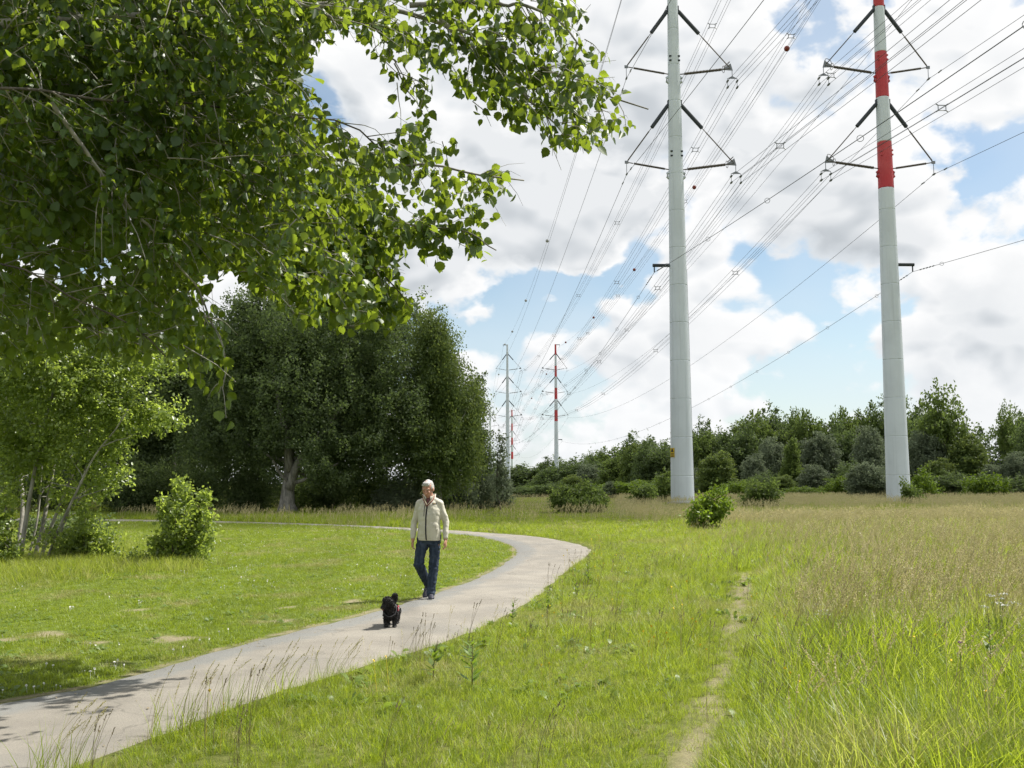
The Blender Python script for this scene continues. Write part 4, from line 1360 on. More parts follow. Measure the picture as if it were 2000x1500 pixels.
PB, PE, LA, LN, LS, X_, Y_, z_ = (a[inside] for a in (PB, PE, LA, LN, LS, X_, Y_, z_))
A_ = frames(LA, LN, LS, LS * r.uniform(.85, 1.05, len(LS)))
rnd_ = r.random(len(LS))
# the leaves that show largest are objects of their own
vis = (X_ > -5) & (X_ < 2005) & (Y_ > -5) & (Y_ < 1505)
face = np.abs((LN * unit(PE + ofs - np.array([0, 0, EYE]))).sum(1))
big = np.where(vis, LS / z_ * (0.35 + face), 0)
order = np.argsort(-big)
hero, rest = order[:300], order[300:]
# two shapes of leaf: one nearly flat, one curled along the midrib and at the tip
lv2_ = [(a_ - .10 * a_ * a_ * a_, b_ * .80, .42 * abs(b_) - .34 * a_ * a_ + .05 * math.sin(9 * a_ + 5 * b_)) for a_, b_, c_ in lv_]
odd = r.random(len(rest)) < .5
for sel, tv_ in ((rest[odd], lv_), (rest[~odd], lv2_)):
    me = scatter('foliage', tv_, lf_, A_[sel], PE[sel], rnd_[sel])
    o = link('foliage', me, fp, M['poplar_leaf']); o['kind'] = 'stuff'
# the body of the crown higher up, above the view, that shades the inner boughs
UC = [(TX + a_, b_, c_, d_, e_, f_) for a_, b_, c_, d_, e_, f_ in ((1.6, 6.6, 6.6, 2.0, 2.4, 1.0), (3.6, 7.2, 6.3, 1.9, 2.0, .85), (0, 7, 8.2, 3.0, 3.0, 1.7), (2.6, 6.8, 7.6, 2.4, 2.2, 1.0), (-2.2, 6.5, 6, 2.4, 2.6, 2.2), (5.0, 8.6, 6.9, 2.0, 2.3, 1.2), (2.6, 9.4, 7.2, 2.4, 2.0, 1.0))]
UC = [(a_ - TX, b_ - TY, c_, d_, e_, f_) for a_, b_, c_, d_, e_, f_ in UC]
me, _ = crown_mesh('upper_crown', r, UC, 1250, 36, .115, .34, 43, LEAF6, rough=.3, zmin=4.9, hole=lambda q_: (q_[:, 2] < 2.15 + .5 * (q_[:, 1] + TY)) & (q_[:, 0] > 1.5))
o = link('upper_crown', me, fp, M['poplar_leaf']); o['kind'] = 'stuff'
me = fast_mesh('leaf', lv2_, np.concatenate(lf_), [0, len(lf_[0])])
me.materials.append(leaf_mat('poplar_leaf_single', (.020, .048, .008), (.046, .090, .016), (.47, .62, .045), 0.33, 0.42, 0.42, 'object'))
for h in hero:
    o = bpy.data.objects.new('leaf', me)
    COL.objects.link(o); o.parent = fp
    Mx = np.eye(4); Mx[:3, :3] = A_[h]; Mx[:3, 3] = PE[h]
    o.matrix_local = Matrix(Mx.tolist())
for b_, e_ in zip(PB, PE):
    pass
# petioles: slim three sided stalks, one mesh
pet_t = ([(0, .5, 0), (0, -.25, .43), (0, -.25, -.43), (1, 0, 0)], [(0, 1, 3), (1, 2, 3), (2, 0, 3)])
dv_ = PE - PB; ln_ = np.linalg.norm(dv_, axis=1)
Af = frames(dv_, LN, ln_); Af[:, :, 1] = unit(Af[:, :, 1]) * .003; Af[:, :, 2] = unit(Af[:, :, 2]) * .003
me = scatter('petioles', *pet_t, Af, PB, rnd_)
o = link('petioles', me, fp, plain('petiole', (.16, .19, .06), .6)); o['kind'] = 'stuff'
o = twigs.build('twigs', M['bark_grey'], fp); o['kind'] = 'stuff'
print('leaves', len(LS), 'twigs v', len(twigs.v))

# ------------------------------------------------------------------ man and dog
class Body:
    """rounded tapered limbs and ellipsoids fused into one continuous skin"""
    def __init__(s):
        s.bm = bmesh.new()
    def cap(s, p0, p1, r0, r1, seg=14, flat=None):
        """tapered capsule; flat = (axis, factor) squashes the section along an axis"""
        p0 = np.asarray(p0, float); p1 = np.asarray(p1, float)
        d = p1 - p0; L = np.linalg.norm(d); d = d / (L + 1e-9)
        ref = np.array([0, 1.0, 0]) if abs(d[1]) < .9 else np.array([1.0, 0, 0])
        a = unit(np.cross(d, ref)); b = np.cross(d, a)
        rows = []
        for t_ in np.linspace(-math.pi / 2, 0, 5): rows.append((p0 + d * r0 * math.sin(t_), r0 * math.cos(t_)))
        for t_ in np.linspace(0, math.pi / 2, 5): rows.append((p1 + d * r1 * math.sin(t_), r1 * math.cos(t_)))
        vs = []
        for c, rad in rows:
            vs.append([])
            for k in range(seg):
                an = 2 * math.pi * k / seg
                o_ = max(rad, 1e-4) * (math.cos(an) * a + math.sin(an) * b)
                if flat is not None:
                    ax = unit(np.asarray(flat[0], float)); o_ = o_ - ax * (o_ @ ax) * (1 - flat[1])
                vs[-1].append(s.bm.verts.new(c + o_))
        for i in range(len(vs) - 1):
            for k in range(seg):
                s.bm.faces.new((vs[i][k], vs[i][(k + 1) % seg], vs[i + 1][(k + 1) % seg], vs[i + 1][k]))
        s.bm.faces.new(vs[0][::-1]); s.bm.faces.new(vs[-1])
        return s
    def chain(s, pts, rads, **kw):
        for i in range(len(pts) - 1):
            s.cap(pts[i], pts[i + 1], rads[i], rads[i + 1], **kw)
        return s
    def ell(s, c, r3, rot=None):
        t_ = bmesh.new()
        bmesh.ops.create_uvsphere(t_, u_segments=20, v_segments=14, radius=1.0)
        mp = {}
        for v in t_.verts:
            q_ = np.array(v.co) * np.asarray(r3)
            if rot is not None: q_ = np.asarray(rot) @ q_
            mp[v.index] = s.bm.verts.new(q_ + np.asarray(c))
        for f in t_.faces:
            s.bm.faces.new([mp[v.index] for v in f.verts])
        t_.free()
        return s
    def loft(s, rings, seg=24, power=2.0):
        """rings: (cx, cy, cz, rx, ry) elliptic sections"""
        vs = []
        for cx, cy, cz, rx, ry in rings:
            vs.append([])
            for k in range(seg):
                an = 2 * math.pi * k / seg
                c_, s_ = math.cos(an), math.sin(an)
                e = 2.0 / power
                vs[-1].append(s.bm.verts.new((cx + rx * math.copysign(abs(c_) ** e, c_), cy + ry * math.copysign(abs(s_) ** e, s_), cz)))
        for i in range(len(vs) - 1):
            for k in range(seg):
                s.bm.faces.new((vs[i][k], vs[i][(k + 1) % seg], vs[i + 1][(k + 1) % seg], vs[i + 1][k]))
        s.bm.faces.new(vs[0][::-1]); s.bm.faces.new(vs[-1])
        return s
    def skin(s, name, voxel, smooth=2, fac=.5):
        bmesh.ops.recalc_face_normals(s.bm, faces=s.bm.faces)
        me = bpy.data.meshes.new(name); s.bm.to_mesh(me); s.bm.free()
        o = bpy.data.objects.new('tmp', me); COL.objects.link(o)
        md = o.modifiers.new('r', 'REMESH'); md.mode = 'VOXEL'; md.voxel_size = voxel; md.use_smooth_shade = True
        if smooth:
            md = o.modifiers.new('s', 'SMOOTH'); md.iterations = smooth; md.factor = fac
        dg = bpy.context.evaluated_depsgraph_get()
        out_ = bpy.data.meshes.new_from_object(o.evaluated_get(dg))
        out_.name = name
        bpy.data.objects.remove(o); bpy.data.meshes.remove(me)
        out_.polygons.foreach_set('use_smooth', [True] * len(out_.polygons))
        return out_


def warp_mesh(me, fn):
    n_ = len(me.vertices)
    c = np.empty(n_ * 3, np.float32); me.vertices.foreach_get('co', c); c = c.reshape(-1, 3).astype(float)
    nn = np.empty(n_ * 3, np.float32); me.vertices.foreach_get('normal', nn); nn = nn.reshape(-1, 3).astype(float)
    c2 = fn(c, nn)
    me.vertices.foreach_set('co', c2.astype(np.float32).ravel()); me.update()


gm = G(838, 1171)
man = empty('person', (gm[0], gm[1], .02), R(-6))
tag(man, 'white haired person in cream zipped jacket and blue jeans walking behind the dog', 'person')
skin_m = plain('skin', (.43, .225, .155), .5, 0, .4, .10, 14)
# body (faces -Y, towards the viewer; +X is image right)
HIPZ = .93
Lh, Rh = np.array([.092, .02, HIPZ]), np.array([-.092, .02, HIPZ])
Lk, Rk = np.array([.078, -.04, .50]), np.array([-.145, -.085, .505])
La, Ra = np.array([.040, -.08, .10]), np.array([-.066, .25, .185])
Ls, Rs = np.array([.166, .012, 1.392]), np.array([-.166, .012, 1.392])
Le, Re = np.array([.248, .045, 1.125]), np.array([-.236, .03, 1.12])
Lw, Rw = np.array([.252, -.025, .875]), np.array([-.243, -.03, .87])
HC = np.array([-.014, -.045, 1.622])           # head centre; the head is bowed a little and turned to its right
Hrot = np.array(Matrix.Rotation(R(-11), 3, 'Z') @ Matrix.Rotation(R(22), 3, 'X'))
hp = lambda x, y, z: HC + Hrot @ np.array([x, y, z])
B = Body()
B.loft([(0, .01, .86, .15, .105), (0, .01, .98, .165, .115), (0, .0, 1.10, .15, .11), (0, 0, 1.25, .15, .11), (0, .01, 1.36, .14, .09), (0, .01, 1.43, .09, .07)])
B.chain([Lh, Lk, La], [.085, .055, .04]); B.chain([Rh, Rk, Ra], [.085, .055, .04])
B.chain([Ls, Le, Lw], [.040, .038, .030]); B.chain([Rs, Re, Rw], [.040, .038, .030])
B.cap((0, .015, 1.44), (-.006, -.005, 1.56), .062, .056)
B.ell(hp(0, .012, .028), (.076, .098, .100), Hrot)            # skull
B.ell(hp(0, -.022, -.045), (.062, .072, .080), Hrot)          # face
B.ell(hp(0, -.055, -.103), (.034, .032, .026), Hrot)          # chin
B.ell(hp(0, -.03, -.085), (.054, .058, .034), Hrot)           # jaw
B.cap(hp(0, -.088, .012), hp(0, -.112, -.036), .011, .0165)   # nose
B.ell(hp(.013, -.102, -.038), (.009, .011, .008), Hrot); B.ell(hp(-.013, -.102, -.038), (.009, .011, .008), Hrot)
B.cap(hp(-.046, -.078, .028), hp(.046, -.078, .028), .013, .013)   # brow
B.ell(hp(.034, -.075, -.022), (.024, .022, .020), Hrot); B.ell(hp(-.034, -.075, -.022), (.024, .022, .020), Hrot)  # cheeks
B.cap(hp(-.020, -.089, -.066), hp(.020, -.089, -.066), .0075, .0075); B.cap(hp(-.016, -.089, -.077), hp(.016, -.089, -.077), .0085, .0085)  # lips
for s in (-1, 1):
    B.ell(hp(.080 * s, .008, -.012), (.012, .026, .036), Hrot)
for s in (-1, 1):
    B.ell(hp(.031 * s, -.080, .010), (.017, .014, .0095), Hrot)      # lowered eyelids
# hands: palm, four curled fingers, thumb
def hand(w_, s):
    d = unit(np.array([s * .04, -.16, -1.0])); inn = np.array([-s, 0, 0.]); fwd = np.array([0, -1.0, 0])
    fwd = unit(fwd - d * (fwd @ d))
    B.cap(w_, w_ + d * .03, .029, .030, flat=((1, 0, 0), .72))
    B.cap(w_ + d * .03, w_ + d * .085, .040, .041, flat=((1, 0, 0), .45))
    for k, (u_, ln, rd) in enumerate(((.030, .072, .0092), (.010, .080, .0095), (-.011, .075, .0092), (-.030, .058, .0082))):
        b0 = w_ + d * .088 + fwd * u_
        c1 = b0 + (d * .92 + inn * .25) * ln * .48
        c2 = c1 + (d * .72 + inn * .68) * ln * .30
        c3 = c2 + (d * .40 + inn * .9) * ln * .24
        B.chain([b0 - d * .02, c1, c2, c3], [rd, rd * .95, rd * .9, rd * .8], seg=10)
    t0 = w_ + d * .035 + fwd * .032
    t1 = t0 + d * .032 + fwd * .022 + inn * .012
    t2 = t1 + d * .032 + fwd * .004 + inn * .008
    B.chain([t0, t1, t2], [.0135, .0115, .0095], seg=10)
hand(Lw, 1); hand(Rw, -1)
me = B.skin('person_body', .0065, 1, .4)
body = link('body', me, man, skin_m)
# eyes, eyelids' shade, mouth line, brows
dk = plain('eye_dark', (.03, .025, .02), .3); wh = plain('eye_white', (.34, .30, .27), .3)
for s in (-1, 1):
    bm = bmesh.new(); bmesh.ops.create_uvsphere(bm, u_segments=12, v_segments=8, radius=.0095)
    me = bpy.data.meshes.new('eye'); bm.to_mesh(me); bm.free()
    e_ = link('eye', me, body, wh); e_.location = hp(s * .031, -.0815, .000)
    bm = bmesh.new(); bmesh.ops.create_uvsphere(bm, u_segments=10, v_segments=6, radius=.0062)
    me = bpy.data.meshes.new('iris'); bm.to_mesh(me); bm.free()
    e_ = link('iris', me, body, dk); e_.location = hp(s * .031, -.0872, -.004)
    mb = MB().tube([hp(s * .014, -.0955, .026), hp(s * .032, -.0965, .032), hp(s * .052, -.084, .027)], [.003, .0042, .003], 5)
    mb.build('eyebrow', plain('brow_grey', (.32, .28, .24), .8), body)
mb = MB().tube([hp(-.022, -.0925, -.0715), hp(0, -.0965, -.071), hp(.022, -.0925, -.0715)], .0022, 5)
mb.build('mouth_line', plain('lip', (.22, .085, .07), .5), body)
# hair: short white, combed back
H_ = Body()
H_.ell(hp(0, .030, .046), (.0815, .092, .084), Hrot)
H_.ell(hp(0, .055, .0), (.0785, .078, .080), Hrot)
for s in (-1, 1):
    H_.ell(hp(s * .068, .010, .022), (.015, .042, .040), Hrot)
H_.ell(hp(.014, -.052, .086), (.052, .034, .022), Hrot)
H_.ell(hp(-.036, -.040, .080), (.036, .034, .022), Hrot)
H_.ell(hp(.004, -.028, .102), (.058, .056, .026), Hrot)
me = H_.skin('hair', .006, 2)
def hair_w(c, nn):
    l = (c - HC) @ Hrot
    k = (vnoise(l[:, 0] * 160 + 30, l[:, 1] * 38 + l[:, 2] * 38) - .5) * .008 + (vnoise(l[:, 0] * 60 + 70, l[:, 1] * 25 - l[:, 2] * 25) - .5) * .007
    return c + nn * k[:, None]
warp_mesh(me, hair_w)
link('hair', me, man, plain('hair_white', (.43, .42, .40), .75, 0, .2, .3, 60))

# jacket
cream = plain('jacket_cream', (.53, .505, .42), .62, 0, .3, .05, 12, .12, 120)
J = Body()
J.loft([(0, .005, .850, .178, .130), (0, .004, .865, .182, .136), (0, .0, .93, .178, .138), (0, -.005, 1.03, .168, .142), (0, -.004, 1.14, .164, .142), (0, 0, 1.25, .174, .138), (0, .006, 1.33, .176, .128),
        (0, .012, 1.39, .155, .112), (0, .014, 1.44, .112, .092), (0, .012, 1.485, .080, .078)], 28, 2.3)
J.chain([Ls + np.array([-.016, 0, -.014]), Le, Lw + np.array([0, 0, .040])], [.061, .050, .042])
J.chain([Rs + np.array([.016, 0, -.014]), Re, Rw + np.array([0, 0, .040])], [.061, .050, .042])
for s in (-1, 1):
    J.cap((s * .05, .014, 1.452), (s * .150, .012, 1.398), .058, .064)      # sloping shoulders
me = J.skin('jacket', .008, 5)
def jk(c, nn):
    x, y, z = c.T
    k = (vnoise(x * 9 + 3, z * 22 + y * 8) - .5) * .009 + (vnoise(x * 30 + z * 14, z * 30 - x * 18 + y * 20) - .5) * .006
    arm = np.abs(x) > .19
    k = k + arm * (vnoise(z * 30 + x * 9, y * 14 + 4) - .5) * .006
    k = k + (np.abs(z - .865) < .02) * -.004
    out_ = c + nn * k[:, None]
    lowz = (out_[:, 2] < .853) & (np.abs(out_[:, 0]) < .21)
    out_[lowz, 2] = .853
    return out_
warp_mesh(me, jk)
jacket = link('jacket', me, man, cream)
bvh = BVHTree.FromPolygons([tuple(v.co) for v in me.vertices], [tuple(p_.vertices) for p_ in me.polygons])
def strip(name, pts, wdt, mat, parent, lift=.004):
    """a band lying on the front of the jacket along pts (x, z)"""
    mb = MB(); pts = resample(np.array(pts, float), 30)
    V_ = []
    for i in range(len(pts)):
        t_ = pts[min(i + 1, 29)] - pts[max(i - 1, 0)]; t_ /= np.linalg.norm(t_)
        nrm = np.array([-t_[1], t_[0]])
        for s_ in (-.5, .5):
            u_ = pts[i] + nrm * wdt * s_
            h = bvh.ray_cast(Vector((u_[0], -1, u_[1])), Vector((0, 1, 0)))
            y_ = h[0].y if h[0] is not None else -.06
            V_.append((u_[0], y_ - lift, u_[1]))
        for s_ in (-.5, .5):
            V_.append((V_[-2][0] if s_ < 0 else V_[-2][0], V_[-2][1] + lift + .004 if s_ < 0 else V_[-2][1] + lift + .004, V_[-2][2]))
    F_ = []
    for i in range(29):
        a = i * 4; b = a + 4
        F_ += [(a, a + 1, b + 1, b), (a + 2, a, b, b + 2), (a + 1, a + 3, b + 3, b + 1)]
    mb.add(V_, F_)
    return mb.build(name, mat, parent)
navy = plain('zip_dark', (.022, .02, .026), .5)
strip('zip', [(-.02, .857), (-.026, 1.0), (-.024, 1.2), (-.012, 1.375)], .021, navy, jacket)
strip('badge', [(.064, 1.402), (.124, 1.403)], .024, navy, jacket)
strip('badge_mark', [(.078, 1.402), (.112, 1.403)], .007, plain('thread_gold', (.35, .26, .06), .5), jacket, .006)
strip('chest_zip', [(-.058, 1.215), (-.05, 1.38)], .008, navy, jacket)
strip('pocket_seam', [(.135, .96), (.115, 1.10)], .006, plain('seam', (.42, .40, .33), .7), jacket)
strip('pocket_seam', [(-.15, .96), (-.135, 1.10)], .006, plain('seam2', (.42, .40, .33), .7), jacket)
for sx in (-.150, .138):
    h = bvh.ray_cast(Vector((sx, -1, 1.02)), Vector((0, 1, 0)))
    MB().tube([(sx, h[0].y - .004, 1.02), (sx, h[0].y + .004, 1.02)], .006, 8).build('press_stud', navy, jacket)
# collar: standing, open at the front, with a striped edge
def collar(name, r0_, z0_, z1_, mat, gap, th=.006):
    mb = MB(); n_ = 30; V_ = []
    for i in range(n_):
        a_ = gap + (2 * math.pi - 2 * gap) * i / (n_ - 1) - math.pi / 2
        fr = max(0, -math.sin(a_))
        for rr2, zz in ((r0_, z0_ - .050 * fr), (r0_ + .012 + .012 * fr, z1_ - .035 * fr), (r0_ + .012 + .012 * fr - th, z1_ - .035 * fr), (r0_ - th, z0_ - .050 * fr)):
            V_.append((rr2 * math.cos(a_) * 1.05, .008 + rr2 * math.sin(a_) * 1.0, zz))
    F_ = []
    for i in range(n_ - 1):
        for k in range(4):
            F_.append((i * 4 + k, i * 4 + (k + 1) % 4, i * 4 + 4 + (k + 1) % 4, i * 4 + 4 + k))
    mb.add(V_, F_)
    return mb.build(name, mat, man, True)
collar('collar', .084, 1.45, 1.548, cream, .30)
mb = MB()
for s in (-1, 1):
    pts = [(s * .085, -.045, 1.525), (s * .075, -.085, 1.47), (s * .045, -.122, 1.425), (s * .006 - .012, -.137, 1.37)]
    mb = MB().tube(resample(pts, 14), [.009] * 14, 6); mb.build('scarf_edge', plain('scarf_red', (.20, .03, .035), .8), man, True)
    pts = [(s * .078, -.055, 1.528), (s * .066, -.095, 1.475), (s * .036, -.128, 1.43), (s * .004 - .012, -.140, 1.385)]
    MB().tube(resample(pts, 14), [.007] * 14, 6).build('scarf_stripe', plain('scarf_pale', (.52, .46, .34), .7), man, True)
mb = MB().add([(-.05, -.075, 1.50), (.05, -.075, 1.50), (-.012, -.125, 1.385), (-.05, -.065, 1.50), (.05, -.065, 1.50), (-.012, -.112, 1.385)], [(0, 1, 2)[::-1], (3, 4, 5), (0, 2, 5, 3), (1, 4, 5, 2), (0, 3, 4, 1)])
_m = MB(); _m.add([(-.055, -.070, 1.505), (.055, -.070, 1.505), (-.012, -.122, 1.385), (-.055, -.055, 1.505), (.055, -.055, 1.505), (-.012, -.105, 1.385)], [(0, 2, 1), (3, 4, 5), (0, 3, 5, 2), (1, 2, 5, 4), (0, 1, 4, 3)])
_m.build('shirt_front', plain('shirt_dark', (.12, .05, .05), .8), man)
# jeans
T_ = Body()
T_.loft([(0, .012, .80, .158, .112), (0, .01, .86, .160, .114), (0, .008, .92, .156, .112)], 24)
T_.ell((.085, .015, .80), (.083, .110, .11)); T_.ell((-.085, .015, .80), (.083, .110, .11))
T_.chain([Lh, Lk + np.array([0, .005, 0]), La + np.array([0, 0, -.02])], [.093, .076, .066])
T_.chain([Rh, Rk + np.array([0, .005, 0]), Ra + np.array([0, -.01, .0])], [.093, .076, .064])
me = T_.skin('jeans', .008, 3)
def jw(c, nn):
    x, y, z = c.T
    near_k = np.exp(-((z - .48) / .10) ** 2) + np.exp(-((z - .15) / .09) ** 2) + np.exp(-((z - .80) / .08) ** 2)
    k = (vnoise(x * 14 + y * 14, z * 34) - .5) * .018 * (.35 + near_k) + (vnoise(x * 40, z * 22 + y * 30) - .5) * .005
    return c + nn * k[:, None]
warp_mesh(me, jw)
m, t, out = new_mat('denim')
co = t.n('ShaderNodeTexCoord').outputs['Object']
wv_ = t.noise(t.v('MULTIPLY', co, (1, 1, .25)), 28, 5, .6); fd = t.noise(co, 6, 3, .5)
c = t.mix(t.smooth(wv_, .35, .65), (.016, .026, .045), (.038, .054, .082))
c = t.mix(t.m('MULTIPLY', t.smooth(fd, .5, .7), .5), c, (.065, .085, .12))
p = t.n('ShaderNodeBsdfPrincipled'); t.put(p.inputs['Base Color'], c); p.inputs['Roughness'].default_value = .8; p.inputs['Specular IOR Level'].default_value = .2
m.node_tree.links.new(p.outputs[0], out.inputs[0])
link('jeans', me, man, m)
# shoes
def shoe(ank, pitch, yaw, nm='shoe'):
    S_ = Body()
    S_.chain([(0, .045, .052), (0, -.04, .048), (0, -.125, .038)], [.044, .045, .038])
    S_.ell((0, -.11, .036), (.047, .085, .034)); S_.ell((0, .04, .04), (.041, .05, .042)); S_.cap((0, .03, .06), (0, .025, .11), .042, .044)
    me_ = S_.skin(nm, .005, 2)
    o_ = link(nm, me_, man, plain('shoe_dark', (.035, .035, .05), .6, 0, .3, .2, 40))
    ml = MB(); n_ = 26
    out2 = [(.046 * math.cos(a_) * (1.0 if math.sin(a_) > 0 else 1.06), -.045 + .147 * math.sin(a_)) for a_ in np.linspace(0, 2 * math.pi, n_, endpoint=False)]
    V_ = [(x_, y_, 0) for x_, y_ in out2] + [(x_ * 1.03, y_ * 1.01 - .0, .030) for x_, y_ in out2]
    ml.add(V_, [tuple(range(n_))[::-1], tuple(range(n_, 2 * n_))] + [(k, (k + 1) % n_, n_ + (k + 1) % n_, n_ + k) for k in range(n_)])
    ml.build('sole', plain('sole_pale', (.50, .50, .48), .6), o_)
    for k in range(4):
        MB().tube([(-.02, -.055 - .018 * k, .088 - .006 * k), (.02, -.055 - .018 * k, .088 - .006 * k)], .0035, 5).build('lace', plain('lace_grey', (.3, .3, .32), .8), o_)
    o_.location = ank; o_.rotation_euler = (pitch, 0, yaw)
shoe((.044, -.085, -.012), 0, R(14)); shoe((-.068, .268, .085), R(40), R(-8))

# ---- the dog
gd = G(764, 1228)
dog = empty('dog', (gd[0], gd[1], .02), R(1))
dog.scale = (.93,) * 3
tag(dog, 'small curly black dog in a red harness trotting ahead with raised tail', 'dog')
D_ = Body()
D_.chain([(0, .17, .205), (0, .05, .20), (0, -.09, .205)], [.078, .082, .088])           # barrel, deep chest
D_.ell((0, -.10, .185), (.078, .08, .085)); D_.ell((0, .17, .205), (.072, .075, .075))
D_.cap((0, -.13, .235), (-.008, -.175, .30), .062, .056)                                   # neck
hd = np.array([-.022, -.200, .328]); hr = np.array(Matrix.Rotation(R(-42), 3, 'Z') @ Matrix.Rotation(R(12), 3, 'X'))
hq = lambda x, y, z: hd + hr @ np.array([x, y, z])
D_.ell(hq(0, 0, .0), (.066, .068, .062), hr); D_.ell(hq(0, -.006, .034), (.060, .056, .042), hr)
D_.cap(hq(0, -.045, -.016), hq(0, -.096, -.026), .036, .027)
D_.cap(hq(0, -.045, -.036), hq(0, -.085, -.044), .022, .016)
for s in (-1, 1):
    D_.chain([hq(s * .050, .012, .022), hq(s * .070, .014, -.018), hq(s * .068, .010, -.056)], [.020, .026, .021])
for s, fy, lift, bend in ((1, -.105, 0.0, .0), (-1, -.085, .015, .035)):                   # fore legs
    D_.chain([(s * .052, fy, .165), (s * .054, fy + .006, .105), (s * .053, fy - .004 - bend, .055 + lift), (s * .053, fy - .004 - bend * .6, .024 + lift)], [.040, .031, .025, .024])
    D_.ell((s * .053, fy - .018 - bend * .6, .019 + lift), (.025, .034, .019))
for s, sy in ((1, .03), (-1, -.03)):                                                        # hind legs: knee forward, hock back
    y0_ = .185 + sy
    D_.chain([(s * .050, y0_, .18), (s * .056, y0_ - .035, .125), (s * .054, y0_ + .035, .075), (s * .054, y0_ + .022, .026)], [.052, .038, .026, .023])
    D_.ell((s * .054, y0_ + .006, .019), (.024, .034, .019))
tail = resample([(0, .225, .245), (.008, .262, .305), (.018, .255, .355), (.030, .215, .380)], 8)
D_.chain(list(tail), [.020, .024, .030, .034, .036, .036, .032, .022])
me = D_.skin('dog_body', .006, 2)
black = plain('fur_black', (.018, .017, .017), .5, 0, .35, .3, 30)
dbody = link('body', me, dog, black)
# curls: short bent locks standing all over the coat
r = np.random.default_rng(8)
co_ = np.array([v.co[:] for v in me.vertices]); nn_ = np.array([v.normal[:] for v in me.vertices])
pick = r.choice(len(co_), 11000, replace=True)
pc = co_[pick] + r.normal(size=(len(pick), 3)) * .003; pn = nn_[pick]
ok = pc[:, 2] > .018; pc, pn = pc[ok], pn[ok]
lock = ([(0, .28, 0), (0, -.28, 0), (.45, .30, .18), (.45, -.22, .18), (.85, .22, .05), (.85, -.12, .05), (1.05, .02, -.16)], [(0, 1, 3, 2), (2, 3, 5, 4), (4, 5, 6)])
la = unit(pn * .6 + r.normal(size=pn.shape) * .7 + np.array([0, 0, -.12]))
face_d = np.exp(-(np.linalg.norm(pc - hq(0, -.10, -.03), axis=1) / .05) ** 2)
sz = r.uniform(.010, .019, len(pc)) * (1 - .55 * face_d)
sz *= np.where(pc[:, 2] < .07, .6, 1.0)
me = scatter('curls', *lock, frames(la, unit(r.normal(size=pn.shape)), sz), pc, r.random(len(pc)))
m, t, out = new_mat('curl_black')
p = t.n('ShaderNodeBsdfPrincipled'); t.put(p.inputs['Base Color'], t.mix(t.attr('rnd').outputs['Fac'], (.010, .010, .011), (.042, .039, .038)))
p.inputs['Roughness'].default_value = .6; p.inputs['Specular IOR Level'].default_value = .3
m.node_tree.links.new(p.outputs[0], out.inputs[0])
o = link('curly_coat', me, dog, m); o['kind'] = 'stuff'
def ball(nm, c, rad, mat, par, sc=(1, 1, 1)):
    bm = bmesh.new(); bmesh.ops.create_uvsphere(bm, u_segments=12, v_segments=8, radius=rad)
    me_ = bpy.data.meshes.new(nm); bm.to_mesh(me_); bm.free()
    me_.polygons.foreach_set('use_smooth', [True] * len(me_.polygons))
    o_ = link(nm, me_, par, mat); o_.location = c; o_.scale = sc
    return o_
ball('nose', hq(0, -.122, -.018), .012, plain('nose_wet', (.012, .01, .01), .2), dog, (1.1, .8, .8))
for s in (-1, 1):
    ball('eye', hq(s * .026, -.060, .014), .0085, plain('dog_eye', (.02, .012, .008), .1), dog)
ball('tongue', hq(.0, -.098, -.046), .014, plain('tongue', (.36, .12, .11), .4), dog, (.8, 1.4, .4))
red = plain('harness_red', (.42, .035, .06), .7); web = plain('harness_web', (.05, .05, .055), .7)
def belt(nm, c, rx, rz, th, wid_, mat, tiltx=0.0, n_=28):
    mb = MB(); V_ = []
    for k in range(n_):
        a_ = 2 * math.pi * k / n_
        for rr2, dy in ((1, -wid_ / 2), (1, wid_ / 2), (1 - th / rx, wid_ / 2), (1 - th / rx, -wid_ / 2)):
            x_, z_ = rx * rr2 * math.cos(a_), rz * rr2 * math.sin(a_)
            V_.append((c[0] + x_, c[1] + dy + z_ * tiltx, c[2] + z_))
    F_ = [(k * 4 + j, k * 4 + (j + 1) % 4, ((k + 1) % n_) * 4 + (j + 1) % 4, ((k + 1) % n_) * 4 + j) for k in range(n_) for j in range(4)]
    mb.add(V_, F_); return mb.build(nm, mat, dog, True)
belt('harness_girth', (0, -.005, .205), .098, .098, .010, .040, web)
belt('harness_collar', (0, -.145, .240), .086, .088, .010, .026, web, .55)
mb = MB(); mb.box((0, -.07, .300), (.05, .13, .016)); mb.build('harness_strap', red, dog)
for s in (-1, 1):
    mb = MB(); mb.box((s * .096, -.065, .245), (.012, .085, .06)); mb.build('harness_panel', red, dog)
    mb = MB(); mb.box((s * .1035, -.065, .245), (.004, .05, .022)); mb.build('harness_label', plain('label_white', (.6, .6, .6), .6), dog)

